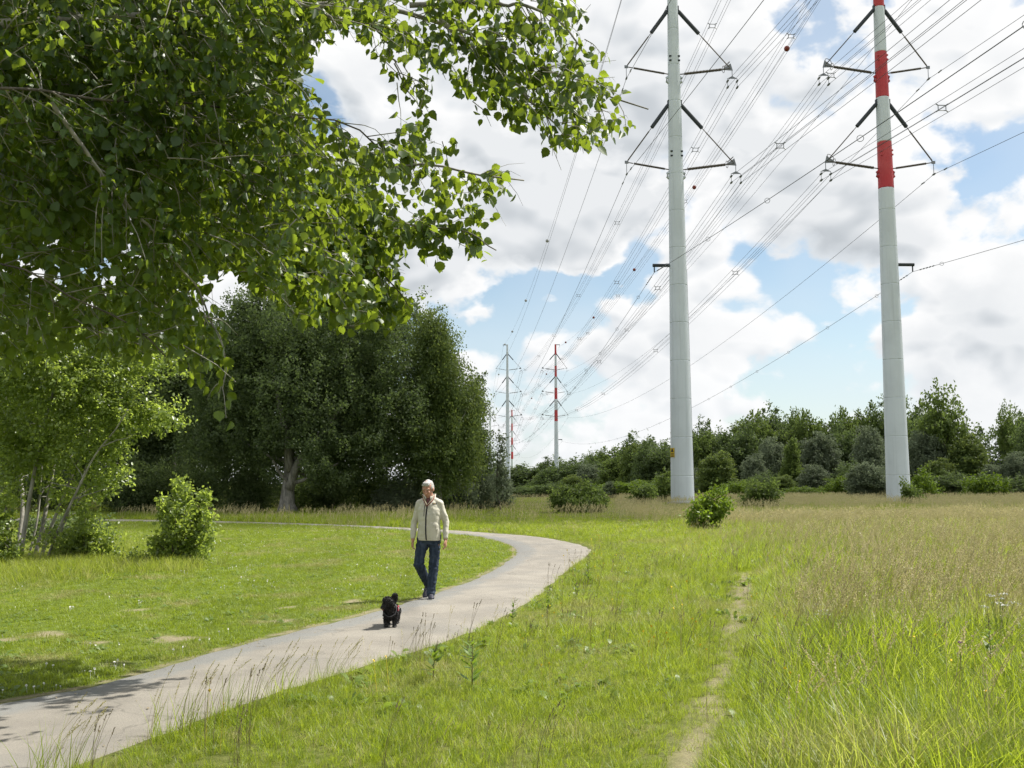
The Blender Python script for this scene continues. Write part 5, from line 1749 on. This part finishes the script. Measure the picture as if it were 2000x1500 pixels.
# ------------------------------------------------------------------ grass and meadow (uncountable: one object each, instanced tufts)
def grass_mat(name, a, b, dry, trans, tfac=.38, rough=.44):
    m, t, out = new_mat(name)
    geo = t.n('ShaderNodeNewGeometry').outputs['Position']
    oi = t.n('ShaderNodeObjectInfo').outputs['Random']
    f1 = t.noise(geo, .55, 4, .6); f2 = t.noise(geo, 3.5, 3, .6)
    k = t.m('ADD', t.m('MULTIPLY', t.smooth(f1, .3, .7), .45), t.m('ADD', t.m('MULTIPLY', oi, .35), t.m('MULTIPLY', f2, .2)))
    c = t.mix(k, a, b)
    dr = t.attr('dry', 'INSTANCER').outputs['Fac']
    c = t.mix(dr, c, dry)
    p = t.n('ShaderNodeBsdfPrincipled'); t.put(p.inputs['Base Color'], c)
    p.inputs['Roughness'].default_value = rough; p.inputs['Specular IOR Level'].default_value = .36
    tr = t.n('ShaderNodeBsdfTranslucent')
    t.put(tr.inputs['Color'], t.mix(dr, t.mix(k, tuple(x * .8 for x in trans), trans), (.46, .40, .20)))
    mx = t.n('ShaderNodeMixShader'); mx.inputs[0].default_value = tfac
    m.node_tree.links.new(p.outputs[0], mx.inputs[1]); m.node_tree.links.new(tr.outputs[0], mx.inputs[2])
    m.node_tree.links.new(mx.outputs[0], out.inputs[0])
    return m

M['grass_meadow'] = grass_mat('grass_meadow', (.092, .146, .011), (.185, .245, .026), (.46, .41, .19), (.52, .64, .04), .48)
M['grass_lawn'] = grass_mat('grass_lawn', (.125, .175, .014), (.200, .245, .028), (.36, .32, .13), (.46, .58, .035))
M['grass_head'] = grass_mat('grass_head', (.38, .34, .14), (.50, .44, .22), (.60, .53, .30), (.54, .49, .24), .46)
M['grass_head_dark'] = grass_mat('grass_head_dark', (.13, .115, .06), (.22, .17, .10), (.36, .29, .18), (.2, .16, .09), .3)
M['herb'] = grass_mat('herb', (.080, .140, .018), (.14, .215, .032), (.2, .2, .08), (.32, .46, .04))
M['flower_white'] = plain('flower_white', (.72, .72, .66), .7)
M['flower_yellow'] = plain('flower_yellow', (.70, .52, .03), .6)
M['flower_purple'] = plain('flower_purple', (.30, .09, .38), .6)

def blade(V, F, r, base, h, w_, lean, az, curl=.5, n_=3):
    """one grass blade, bent over towards az"""
    d = np.array([math.cos(az), math.sin(az), 0]); s = np.array([-d[1], d[0], 0]); tw = r.uniform(-.8, .8)
    s = s * math.cos(tw) + d * math.sin(tw)
    k0 = len(V)
    for i in range(n_):
        t_ = i / n_
        p_ = base + d * h * lean * t_ ** (1 + curl) + np.array([0, 0, h * t_ * (1 - .25 * lean * t_)])
        ww = w_ * (1 - .75 * t_ ** 1.6)
        V += [p_ - s * ww / 2, p_ + s * ww / 2]
    V.append(base + d * h * lean + np.array([0, 0, h * (1 - .25 * lean)]))
    for i in range(n_ - 1):
        a = k0 + 2 * i
        F.append((a, a + 1, a + 3, a + 2))
    F.append((k0 + 2 * n_ - 2, k0 + 2 * n_ - 1, k0 + 2 * n_))

WIND = R(20)
def tuft(seed, nb, rad, h0, h1, w0, w1, lean0, lean1, wind=.3):
    r = np.random.default_rng(seed); V, F = [], []
    for k in range(nb):
        a_ = r.uniform(0, 6.28); q_ = rad * math.sqrt(r.random())
        az = a_ + r.normal() * .8
        if r.random() < wind: az = WIND + r.normal() * .5
        blade(V, F, r, np.array([q_ * math.cos(a_), q_ * math.sin(a_), -.01]), r.uniform(h0, h1), r.uniform(w0, w1), r.uniform(lean0, lean1), az)
    return V, F

def head_stalk(seed, h, hl, dens_, spread, lean, nst=1, rad=0.0):
    """flowering stalks with a panicle of small spikelets"""
    r = np.random.default_rng(seed); V, F = [], []
    for s_ in range(nst):
        a_ = r.uniform(0, 6.28); q_ = rad * math.sqrt(r.random())
        base = np.array([q_ * math.cos(a_), q_ * math.sin(a_), 0]); az = WIND + r.normal() * .6
        d = np.array([math.cos(az), math.sin(az), 0]); hh = h * r.uniform(.8, 1.15); le = lean * r.uniform(.5, 1.4)
        f = lambda t_: base + d * hh * le * t_ ** 2 + np.array([0, 0, hh * t_ * (1 - .2 * le * t_)])
        pts = [f(t_) for t_ in np.linspace(0, 1, 5)]
        mb = MB().tube(pts, np.linspace(.0021, .0011, 5), 3, cap=False)
        k0 = len(V); V += [np.array(v) for v in mb.v]; F += [tuple(i + k0 for i in q2) for q2 in mb.f]
        n_ = int(dens_)
        for k in range(n_):
            t_ = 1 - hl / hh * (k + .5) / n_
            p_ = f(t_) + r.normal(size=3) * spread * (.3 + .9 * (1 - t_) * hh / hl)
            ax = unit(np.array([d[0] * .5, d[1] * .5, .9]) + r.normal(size=3) * .5) * r.uniform(.010, .020)
            sd = unit(np.cross(ax, r.normal(size=3))) * r.uniform(.0028, .0050)
            k0 = len(V); V += [p_ - ax * .5, p_ + sd, p_ + ax * .5, p_ - sd]; F.append((k0, k0 + 1, k0 + 2, k0 + 3))
    return V, F

def herb(seed, n_, rad, L0, L1, wid_, up_):
    """rosette of broad leaves"""
    r = np.random.default_rng(seed); V, F = [], []
    for k in range(n_):
        az = r.uniform(0, 6.28); L = r.uniform(L0, L1); e = r.uniform(*up_)
        d = np.array([math.cos(az) * math.cos(e), math.sin(az) * math.cos(e), math.sin(e)]); s = np.array([-math.sin(az), math.cos(az), 0])
        b_ = np.array([r.normal() * rad, r.normal() * rad, 0])
        k0 = len(V)
        for t_, w_ in ((0, .10), (.3, .8), (.6, 1.0), (.85, .6)):
            p_ = b_ + d * L * t_ - np.array([0, 0, L * .35 * t_ * t_])
            V += [p_ - s * wid_ * w_ * L, p_ + s * wid_ * w_ * L]
        V.append(b_ + d * L - np.array([0, 0, L * .38]))
        for i in range(3): F.append((k0 + 2 * i, k0 + 2 * i + 1, k0 + 2 * i + 3, k0 + 2 * i + 2))
        F.append((k0 + 6, k0 + 7, k0 + 8))
    return V, F

def src(name, VF, mat):
    mb = MB(); mb.add(*VF)
    return bpy.data.objects.new(name, mb.mesh(name)), mat

def stuff(name, label, variants, mat, pts, scale, dry, tiltamp=.12, seed=0):
    r = np.random.default_rng(seed + 500)
    N = len(pts)
    c = bpy.data.collections.new(name + '_kinds')
    for i, VF in enumerate(variants):
        mb = MB(); mb.add(*VF); me_ = mb.mesh(f'{name}_kind_{i:02d}'); me_.materials.append(mat)
        c.objects.link(bpy.data.objects.new(f'{name}_kind_{i:02d}', me_))
    me_ = bpy.data.meshes.new(name)
    me_.vertices.add(N); me_.vertices.foreach_set('co', np.asarray(pts, np.float32).ravel())
    rot = np.stack([r.normal(size=N) * tiltamp, r.normal(size=N) * tiltamp, r.uniform(-.9, .9, N)], 1)
    def at(nm, typ, key, val):
        a_ = me_.attributes.new(nm, typ, 'POINT'); a_.data.foreach_set(key, np.ascontiguousarray(val).ravel())
    at('rot', 'FLOAT_VECTOR', 'vector', rot.astype(np.float32)); at('sc', 'FLOAT', 'value', np.asarray(scale, np.float32))
    at('dry', 'FLOAT', 'value', np.asarray(dry, np.float32)); at('kind', 'INT', 'value', r.integers(0, len(variants), N).astype(np.int32))
    o = link(name, me_, None, mat)
    ng = bpy.data.node_groups.new(name, 'GeometryNodeTree')
    ng.interface.new_socket('Geometry', in_out='INPUT', socket_type='NodeSocketGeometry')
    ng.interface.new_socket('Geometry', in_out='OUTPUT', socket_type='NodeSocketGeometry')
    nn_ = ng.nodes; gi = nn_.new('NodeGroupInput'); go = nn_.new('NodeGroupOutput')
    ci = nn_.new('GeometryNodeCollectionInfo'); ci.inputs['Collection'].default_value = c
    ci.inputs['Separate Children'].default_value = True; ci.inputs['Reset Children'].default_value = True
    ip = nn_.new('GeometryNodeInstanceOnPoints'); ip.inputs['Pick Instance'].default_value = True
    def na(nm, typ):
        q_ = nn_.new('GeometryNodeInputNamedAttribute'); q_.data_type = typ; q_.inputs['Name'].default_value = nm
        return q_.outputs['Attribute']
    L = ng.links.new
    mp = nn_.new('GeometryNodeMeshToPoints')
    L(gi.outputs[0], mp.inputs['Mesh']); L(mp.outputs[0], ip.inputs['Points'])
    L(ci.outputs[0], ip.inputs['Instance']); L(na('kind', 'INT'), ip.inputs['Instance Index'])
    e2r = nn_.new('FunctionNodeEulerToRotation'); L(na('rot', 'FLOAT_VECTOR'), e2r.inputs[0]); L(e2r.outputs[0], ip.inputs['Rotation'])
    L(na('sc', 'FLOAT'), ip.inputs['Scale'])
    L(ip.outputs[0], go.inputs[0])
    md = o.modifiers.new('instances', 'NODES'); md.node_group = ng
    tag(o, label, None, None, 'stuff')
    return o

def field(rho0, y0, y1, seed, fall=1.3, margin=.58, yref=9.0):
    """random points in the view's wedge (and a margin beside it), thinning with distance"""
    r = np.random.default_rng(seed)
    yy = np.linspace(y0, y1, 600)
    rho = rho0 * np.minimum(1, (yref / yy) ** fall); wid_ = 2 * (margin * yy + 1.0)
    w_ = rho * wid_; cum = np.concatenate([[0], np.cumsum((w_[1:] + w_[:-1]) / 2 * np.diff(yy))])
    N = int(cum[-1])
    Yv = np.interp(r.random(N) * cum[-1], cum, yy)
    Xv = (r.random(N) * 2 - 1) * (margin * Yv + 1.0)
    return Xv, Yv, r

def zones(X_, Y_):
    onp = in_poly(X_, Y_, PATH_POLY)
    lawn = in_poly(X_, Y_, LAWN_POLY)
    return onp, lawn

def thin_dirt(X_, Y_, r, k=1.0):
    d = np.zeros(len(X_)); n_ = (Y_ < 40) & (np.abs(X_) < 14)
    d[n_] = dirt_mask(X_[n_], Y_[n_])
    return r.random(len(X_)) > d * k

# --- mown lawn
X_, Y_, r = field(230, 6.5, 48, 1, 1.25)
onp, lawn = zones(X_, Y_)
ei = dist_line(X_, Y_, INNER)
k_ = lawn & ~onp & thin_dirt(X_, Y_, r, .95)
X_, Y_ = X_[k_], Y_[k_]; ei = ei[k_]
sc_ = r.uniform(.7, 1.35, len(X_)) * np.maximum(1, Y_ / 16) ** .6 * (1 + .5 * (fnoise(X_, Y_, 1.4) - .5))
dr_ = np.clip((fnoise(X_, Y_, .8, 3) - .58) * 3 + (r.random(len(X_)) < .10) * .6, 0, .8)
stuff('lawn_grass', 'short mown lawn grass inside the bend of the path', [tuft(600 + i, 26, .085, .022, .060, .0035, .0065, .3, 1.0, .15) for i in range(6)],
      M['grass_lawn'], np.stack([X_, Y_, gz(X_, Y_)], 1), sc_, dr_, .15, 1)
# broad little leaves in the lawn
X_, Y_, r = field(16, 7, 36, 2, 1.0)
onp, lawn = zones(X_, Y_); k_ = lawn & ~onp & (fnoise(X_, Y_, 1.7, 2) > .42) & thin_dirt(X_, Y_, r)
X_, Y_ = X_[k_], Y_[k_]
stuff('lawn_herbs', 'plantain and clover leaves scattered through the mown lawn', [herb(620 + i, 9, .03, .04, .085, .22, (.2, .8)) for i in range(4)], M['herb'],
      np.stack([X_, Y_, gz(X_, Y_)], 1), r.uniform(.7, 1.5, len(X_)), r.random(len(X_)) * .2, .1, 2)
# clover heads and pale bits in the lawn
def dots(seed, n_, rad, hgt, size):
    r = np.random.default_rng(seed); V, F = [], []
    for k in range(n_):
        p_ = np.array([r.normal() * rad, r.normal() * rad, hgt * r.uniform(.7, 1.2)])
        mb = MB(); mb.tube([(p_[0], p_[1], 0), p_], .0012, 3, False)
        for an in range(3):
            u_ = unit(r.normal(size=3)) * size; v2 = unit(np.cross(u_, r.normal(size=3))) * size
            mb.add([p_ - u_, p_ + v2, p_ + u_, p_ - v2], [(0, 1, 2, 3)])
        k0 = len(V); V += [np.array(v) for v in mb.v]; F += [tuple(i + k0 for i in q2) for q2 in mb.f]
    return V, F
X_, Y_, r = field(3.4, 8, 40, 3, .9)
onp, lawn = zones(X_, Y_); k_ = lawn & ~onp & (fnoise(X_, Y_, 2.2, 2) > .46)
X_, Y_ = X_[k_], Y_[k_]
stuff('clover_flowers', 'tiny white clover flowers dotted over the lawn', [dots(640 + i, 2, .05, .05, .011) for i in range(3)], M['flower_white'],
      np.stack([X_, Y_, gz(X_, Y_)], 1), r.uniform(.7, 1.3, len(X_)), 0 * X_, .1, 3)

# --- meadow: everything that is neither lawn nor path
def meadow_h(X_, Y_):
    """1 = short trampled grass by the track, taller towards the right and the distance"""
    tr = dist_line(X_, Y_, TRACK)
    tall = np.clip((X_ - .16 * Y_ + 1.0) / (1.4 + .16 * Y_), 0, 1)
    h = .60 + .72 * tall + .75 * (fnoise(X_, Y_, 1.5, 3) - .5)
    h *= 1 - .62 * np.exp(-(tr / .45) ** 2)
    h *= 1 - .28 * np.clip((.2 * Y_ - X_) / (.1 * Y_), 0, 1) * (Y_ < 30)
    h *= 1 - .35 * np.clip((Y_ - 36) / 14, 0, 1)
    h *= 1 + 1.0 * (dist_line(X_, Y_, OUTER) > .5) * np.clip((Y_ - 36) / 5, 0, 1) * np.clip((-.02 * Y_ - X_) / 2.5, 0, 1)     # rank verge under the wood
    return h
def meadow_pts(rho, y0, y1, seed, fall, yref=9.0, k=.9):
    X_, Y_, r = field(rho, y0, y1, seed, fall, yref=yref)
    onp, lawn = zones(X_, Y_)
    k_ = ~lawn & ~onp & thin_dirt(X_, Y_, r, k)
    k_ &= ~((Y_ < INNER[-1][1] + 1) & (Y_ > 30) & (X_ < -12) & (Y_ < 44))
    return X_[k_], Y_[k_], r
for nm, lab, y0, y1, rho, fall, nb, wmul in (('meadow_grass', 'lush green meadow grass filling the right foreground', 5.2, 34, 290, 1.3, 19, 1.0),
                                              ('far_meadow_grass', 'meadow grass running back to the pylons and under the wood', 34, 150, 210, 1.5, 20, 2.3)):
    X_, Y_, r = meadow_pts(rho, y0, y1, 11 if y0 < 10 else 12, fall)
    h = meadow_h(X_, Y_)
    eo = dist_line(X_, Y_, OUTER)
    dr_ = np.clip((fnoise(X_, Y_, .9, 3) - .60) * 2.0 + (r.random(len(X_)) < .12) * .8 + .45 * np.clip((X_ - .22 * Y_) / (.3 * Y_), 0, 1) * (Y_ > 11) - .08 * np.clip((Y_ - 30) / 10, 0, 1), 0, .85)
    stuff(nm, lab, [tuft(660 + i, nb, .10 * wmul ** .5, .13, .34, .0036 * wmul, .0075 * wmul, .15, .95, .35) for i in range(6)] + [tuft(670 + i, nb, .10 * wmul ** .5, .10, .26, .006 * wmul, .012 * wmul, .4, 1.0, .2) for i in range(3)],
          M['grass_meadow'], np.stack([X_, Y_, gz(X_, Y_)], 1), h * r.uniform(.75, 1.3, len(X_)), dr_, .16, 11)
# herbs
X_, Y_, r = meadow_pts(10, 5.4, 26, 21, 1.2)
k_ = fnoise(X_, Y_, 1.1, 2) > .5; X_, Y_ = X_[k_], Y_[k_]
stuff('meadow_herbs', 'broad leaved herbs mixed into the near meadow', [herb(690 + i, 11, .04, .07, .15, .14, (.5, 1.25)) for i in range(4)] + [herb(695 + i, 14, .06, .06, .13, .24, (.3, 1.1)) for i in range(3)],
      M['herb'], np.stack([X_, Y_, gz(X_, Y_)], 1), r.uniform(.7, 1.4, len(X_)), r.random(len(X_)) * .25, .15, 21)
# flowering heads: brown haze over the right of the meadow and beyond
X_, Y_, r = field(50, 6, 42, 22, 1.0)
onp, lawn = zones(X_, Y_)
tall = np.clip((X_ - .13 * Y_) / (.22 * Y_), 0, 1) * np.clip((Y_ - 8) / 5, 0.12, 1)
eo = dist_line(X_, Y_, OUTER)
edge = np.exp(-(eo / .32) ** 2) * (Y_ < 16) * .15 + .02
pr = np.maximum(tall * (.35 + .9 * fnoise(X_, Y_, 2.0, 2)), np.maximum(edge, np.clip((Y_ - 26) / 14, 0, 1) * np.where(X_ < .12 * Y_, .05, .30))) * (dist_line(X_, Y_, TRACK) > .45)
k_ = ~lawn & ~onp & (r.random(len(X_)) < pr)
X_, Y_ = X_[k_], Y_[k_]
hh_ = meadow_h(X_, Y_)
stuff('seed_heads', 'tall flowering grass with brown seed heads along the path edge and over the right of the meadow', [head_stalk(710 + i, .62, .15, 34, .010, .38, 2, .06) for i in range(5)] + [head_stalk(716 + i, .55, .11, 30, .005, .30, 3, .07) for i in range(3)],
      M['grass_head'], np.stack([X_, Y_, gz(X_, Y_)], 1), np.clip(hh_, .55, 1.2) * r.uniform(.75, 1.2, len(X_)), r.random(len(X_)) * .8, .13, 22)
X_, Y_, r = field(110, 38, 125, 23, 1.6, yref=38)
onp, lawn = zones(X_, Y_)
k_ = ~lawn & ~onp & (fnoise(X_, Y_, 6, 2) > .40) & ((Y_ > 44) | (X_ > -8)); k_ &= r.random(len(X_)) < np.where(X_ < .1 * Y_, .02, .09); X_, Y_ = X_[k_], Y_[k_]
def big_heads(seed):
    V, F = head_stalk(seed, .68, .2, 22, .02, .35, 3, .2)
    return V, F
def fat(seed, n_=5):
    r = np.random.default_rng(seed); V, F = [], []
    for s_ in range(n_):
        b_ = np.array([r.normal() * .22, r.normal() * .22, 0]); az = WIND + r.normal() * .7; h = r.uniform(.5, .85)
        d = np.array([math.cos(az), math.sin(az), 0]); top_ = b_ + d * h * .3 + np.array([0, 0, h])
        s2 = np.array([-d[1], d[0], 0]) * .007
        k0 = len(V); V += [b_ - s2, b_ + s2, top_ + s2 * .6, top_ - s2 * .6]; F.append((k0, k0 + 1, k0 + 2, k0 + 3))
        for q_ in range(5):
            p_ = top_ + r.normal(size=3) * .022 - (top_ - b_) * .05 * q_; ax = (unit(top_ - b_) + r.normal(size=3) * .3) * .05; sd = unit(np.cross(ax, r.normal(size=3))) * .014
            k0 = len(V); V += [p_ - ax, p_ + sd, p_ + ax, p_ - sd]; F.append((k0, k0 + 1, k0 + 2, k0 + 3))
    return V, F
stuff('far_seed_heads', 'straw coloured grass heads across the far meadow', [fat(730 + i) for i in range(5)], M['grass_head'], np.stack([X_, Y_, gz(X_, Y_)], 1), r.uniform(.45, .85, len(X_)), r.random(len(X_)) * .9, .12, 23)
# plantain heads and dark stalks in the near meadow
X_, Y_, r = meadow_pts(6, 5.6, 22, 24, .8)
k_ = (fnoise(X_, Y_, 1.3, 2) > .47); X_, Y_ = X_[k_], Y_[k_]
stuff('dark_stalks', 'thin dark plantain and sorrel stalks standing in the near meadow', [head_stalk(740 + i, .5, .05, 12, .003, .2, 3, .08) for i in range(4)], M['grass_head_dark'],
      np.stack([X_, Y_, gz(X_, Y_)], 1), r.uniform(.6, 1.1, len(X_)), r.random(len(X_)) * .4, .1, 24)
X_, Y_, r = meadow_pts(.8, 6.5, 34, 25, .6)
stuff('buttercups', 'a few yellow buttercups in the meadow', [dots(750 + i, 2, .08, .34, .012) for i in range(3)], M['flower_yellow'], np.stack([X_, Y_, gz(X_, Y_)], 1), r.uniform(.7, 1.2, len(X_)), 0 * X_, .1, 25)

# fallen bits on the path and the lawn
X_, Y_, r = field(14, 6.6, 26, 31, .6)
onp, lawn = zones(X_, Y_); ei = dist_line(X_, Y_, INNER); eo = dist_line(X_, Y_, OUTER)
k_ = (onp & (np.minimum(ei, eo) < .35)) | (onp & (r.random(len(X_)) < .12)); X_, Y_ = X_[k_], Y_[k_]
def bits(seed):
    r = np.random.default_rng(seed); V, F = [], []
    for k in range(4):
        p_ = np.array([r.normal() * .12, r.normal() * .12, .004]); a_ = r.uniform(0, 6.28); u_ = np.array([math.cos(a_), math.sin(a_), r.uniform(0, .2)]) * r.uniform(.008, .028); s2 = np.array([-u_[1], u_[0], 0]) * r.uniform(.12, .5)
        k0 = len(V); V += [p_ - u_, p_ + s2 + [0, 0, .003], p_ + u_, p_ - s2]; F.append((k0, k0 + 1, k0 + 2, k0 + 3))
    return V, F
stuff('path_litter', 'bits of dry leaf and grass lying on the path', [bits(760 + i) for i in range(4)], M['grass_head_dark'], np.stack([X_, Y_, 0 * X_ + .022], 1), r.uniform(.6, 1.3, len(X_)), r.random(len(X_)), .02, 31)

# --- single plants that stand out
def weed(nm, lab, cat, px, py, parts, grp=None, scale=1.0, rz=0):
    if nm == 'grass_tussock': scale *= .8
    g_ = G(px, py)
    root = empty(nm, (g_[0], g_[1], 0), rz); root.scale = (scale,) * 3
    tag(root, lab, cat, grp)
    for pn_, VF, mat in parts:
        mb = MB(); mb.add(*VF); o_ = mb.build(pn_, mat, root)
        if pn_ != 'stem': o_['kind'] = 'stuff'
    return root
def dock(seed, h, n_=26, lf=.085):
    r = np.random.default_rng(seed); st, lv2, sd2 = MB(), [[], []], [[], []]
    bend = r.normal(size=2) * .06
    f = lambda t_: np.array([bend[0] * t_ * t_ * h, bend[1] * t_ * t_ * h, h * t_])
    st.tube([f(t_) for t_ in np.linspace(0, 1, 6)], np.linspace(.006, .002, 6), 5)
    for k in range(n_):
        t_ = r.uniform(.08, .9); az = r.uniform(0, 6.28); L = lf * (1.5 - t_) * r.uniform(.7, 1.3)
        d = np.array([math.cos(az), math.sin(az), r.uniform(.1, .9)]); s2 = np.array([-math.sin(az), math.cos(az), 0]) * L * .2
        V, F = lv2; k0 = len(V); p_ = f(t_); V += [p_, p_ + d * L * .5 - s2, p_ + d * L, p_ + d * L * .5 + s2]; F += [(k0, k0 + 1, k0 + 2, k0 + 3)]
    for k in range(int(90 * h)):
        t_ = r.uniform(.45, 1.02); p_ = f(t_) + r.normal(size=3) * .012 * (1.6 - t_)
        u_ = unit(r.normal(size=3)) * .008; s2 = unit(np.cross(u_, r.normal(size=3))) * .005
        V, F = sd2; k0 = len(V); V += [p_ - u_, p_ + s2, p_ + u_, p_ - s2]; F.append((k0, k0 + 1, k0 + 2, k0 + 3))
    return [('stem', (st.v, st.f), M['grass_head_dark']), ('leaves', tuple(lv2), M['herb']), ('seeds', tuple(sd2), M['grass_head_dark'])]
weed('dock_plant', 'tall dark dock stalk standing above the grass by the right border', 'weed', 1938, 1352, dock(1, .62, 34, .10))
weed('dock_plant', 'upright dock stalk near the path edge with reddish seed heads', 'weed', 922, 1350, dock(2, .46, 40, .11))
weed('dock_plant', 'slim green dock stalk left of the reddish one by the path', 'weed', 846, 1330, dock(3, .36, 30, .09))
for i_, (px, py, s_, lab) in enumerate([(1150, 1140, 1.0, 'leafy weed stem hanging over the outer bend of the path'), (1125, 1165, .8, 'low leafy weed below the outer bend of the path'),
                                        (1070, 1195, .8, 'leafy weed on the path edge between the bend and the footprints'), (1000, 1225, .9, 'arching grass plume leaning over the path edge')]):
    weed('tall_weed', lab, 'weed', px, py, dock(10 + i_, .48, 34, .10), None, s_ * .8)
def umbel(seed):
    r = np.random.default_rng(seed); st = MB(); V, F = [], []; LV, LF = herb(seed + 1, 14, .05, .12, .26, .10, (.7, 1.35))
    for k in range(9):
        a_ = r.uniform(0, 6.28); top_ = np.array([math.cos(a_) * r.uniform(.02, .16), math.sin(a_) * r.uniform(.02, .16), r.uniform(.38, .56)])
        st.tube([(0, 0, 0), top_ * np.array([.4, .4, .6]), top_], [.004, .003, .0015], 4)
        for j in range(16):
            p_ = top_ + np.array([r.normal() * .022, r.normal() * .022, r.normal() * .004])
            for q_ in range(2):
                u_ = unit(r.normal(size=3) * [1, 1, .4]) * .006; s2 = unit(np.cross(u_, [0, 0, 1]) + r.normal(size=3) * .2) * .006
                k0 = len(V); V += [p_ - u_, p_ + s2, p_ + u_, p_ - s2]; F.append((k0, k0 + 1, k0 + 2, k0 + 3))
    return [('stem', (st.v, st.f), M['herb']), ('leaves', (LV, LF), M['herb']), ('flowers', (V, F), M['flower_white'])]
weed('white_umbel', 'airy clump of small white umbels at the right border', 'wildflower', 1955, 1290, umbel(31), None, 1.15)
weed('white_umbel', 'little patch of white yarrow flowers in the middle of the meadow', 'wildflower', 1612, 1255, umbel(32), None, .75)
def thistle():
    st = MB().tube([(0, 0, 0), (.01, 0, .3), (.02, .01, .5)], [.005, .004, .003], 5); r = np.random.default_rng(4); V, F = [], []
    for k in range(46):
        d = unit(np.array([r.normal() * .6, r.normal() * .6, 1.0])); p_ = np.array([.02, .01, .505]); s2 = unit(np.cross(d, r.normal(size=3))) * .003
        k0 = len(V); V += [p_ - s2, p_ + s2, p_ + d * .030]; F.append((k0, k0 + 1, k0 + 2))
    return [('stem', (st.v, st.f), M['herb']), ('leaves', herb(9, 8, .03, .08, .18, .12, (.6, 1.3)), M['herb']), ('flowers', (V, F), M['flower_purple'])]
weed('thistle', 'single purple thistle flower in the right foreground', 'wildflower', 1877, 1392, thistle())
# tussocks of tall grass leaning over the near edge of the path
for i_, (px, py, s_, lab) in enumerate([(100, 1530, 1.0, 'tall grass tussock at the very bottom left corner over the path'), (345, 1440, 1.0, 'tall grass tussock over the path left of the middle one'), (455, 1405, 1.05, 'dense dark headed grass tussock leaning over the path'),
                                        (560, 1375, .95, 'tall grass tussock leaning over the path, third from the left corner'), (640, 1345, .8, 'short headed tussock on the path edge where the verge rises')]):
    V1, F1 = tuft(800 + i_, 60, .22, .25, .55, .004, .008, .1, .55, .6); H1 = head_stalk(820 + i_, .62, .13, 30, .006, .42, 9, .24)
    weed('grass_tussock', lab, 'grass tussock', px, py, [('blades', (V1, F1), M['grass_meadow']), ('heads', H1, M['grass_head'])], 'tussocks at the path edge', s_)
# taller rank grass in the hollow between the aspens and the young bush, and round the foot of trees
rk = np.random.default_rng(55)
pp = []
for px, py, sx, sy, n_ in ((215, 1095, 60, 22, 420), (60, 1112, 110, 22, 700), (330, 1108, 60, 10, 160), (120, 1105, 70, 10, 200)):
    for k in range(n_):
        g_ = G(px + rk.normal() * sx * .6, py + rk.normal() * sy * .6); pp.append(g_)
pp = np.array(pp)
stuff('rank_grass', 'taller rank grass round the feet of the aspens and in the hollow beside them', [tuft(850 + i, 20, .12, .18, .42, .006, .011, .15, .7, .3) for i in range(4)], M['grass_meadow'], pp, rk.uniform(.45, .95, len(pp)), np.clip(rk.normal(size=len(pp)) * .2 + .2, 0, .8), .15, 55)

# ------------------------------------------------------------------ the cumulus that stands overhead to the right and shades the pylons and the woods
CZ = 620.0
r = np.random.default_rng(17)
C_ = Body()
def puff(gx, gy, rad, dz=0.0):
    """one lobe of the cloud, above and sunward of the ground point it shades"""
    C_.ell(np.array([gx, gy, 0]) + SUN / SUN[2] * (CZ + dz), (rad, rad, rad * .62))
for gx in np.arange(-210, 290, 17):
    edge_y = 37 + np.clip((gx - 8) * .45, 0, 24) + r.normal() * 3
    puff(gx + r.normal() * 4, edge_y + 26, 25 + r.normal() * 2.5)
    puff(gx + r.normal() * 6, edge_y + 58, 38 + r.normal() * 4, r.uniform(0, 12))
for k in range(95):
    puff(r.uniform(-200, 280), r.uniform(125, 440), r.uniform(42, 75), r.uniform(0, 60))
me = C_.skin('cloud', 9, 2)
def cw(c, nn):
    k = (vnoise(c[:, 0] / 45, c[:, 1] / 45 + c[:, 2] / 60) - .5) * 9 + (vnoise(c[:, 0] / 16, c[:, 1] / 16 + c[:, 2] / 20) - .5) * 5
    return c + nn * k[:, None]
warp_mesh(me, cw)
m, t, out = new_mat('cloud')
df = t.n('ShaderNodeBsdfDiffuse'); df.inputs[0].default_value = (.85, .85, .86, 1)
tr = t.n('ShaderNodeBsdfTranslucent'); tr.inputs[0].default_value = (.8, .8, .82, 1)
mx = t.n('ShaderNodeMixShader'); mx.inputs[0].default_value = .5
m.node_tree.links.new(df.outputs[0], mx.inputs[1]); m.node_tree.links.new(tr.outputs[0], mx.inputs[2]); thin = t.n('ShaderNodeBsdfTransparent'); m2 = t.n('ShaderNodeMixShader'); m2.inputs[0].default_value = .56     # thin enough for a little sun to come through
m.node_tree.links.new(mx.outputs[0], m2.inputs[1]); m.node_tree.links.new(thin.outputs[0], m2.inputs[2])
m.node_tree.links.new(m2.outputs[0], out.inputs[0])
cl = link('cloud', me, None, m)
tag(cl, 'cumulus cloud overhead whose shade falls on the pylons and the woods', kind='structure')
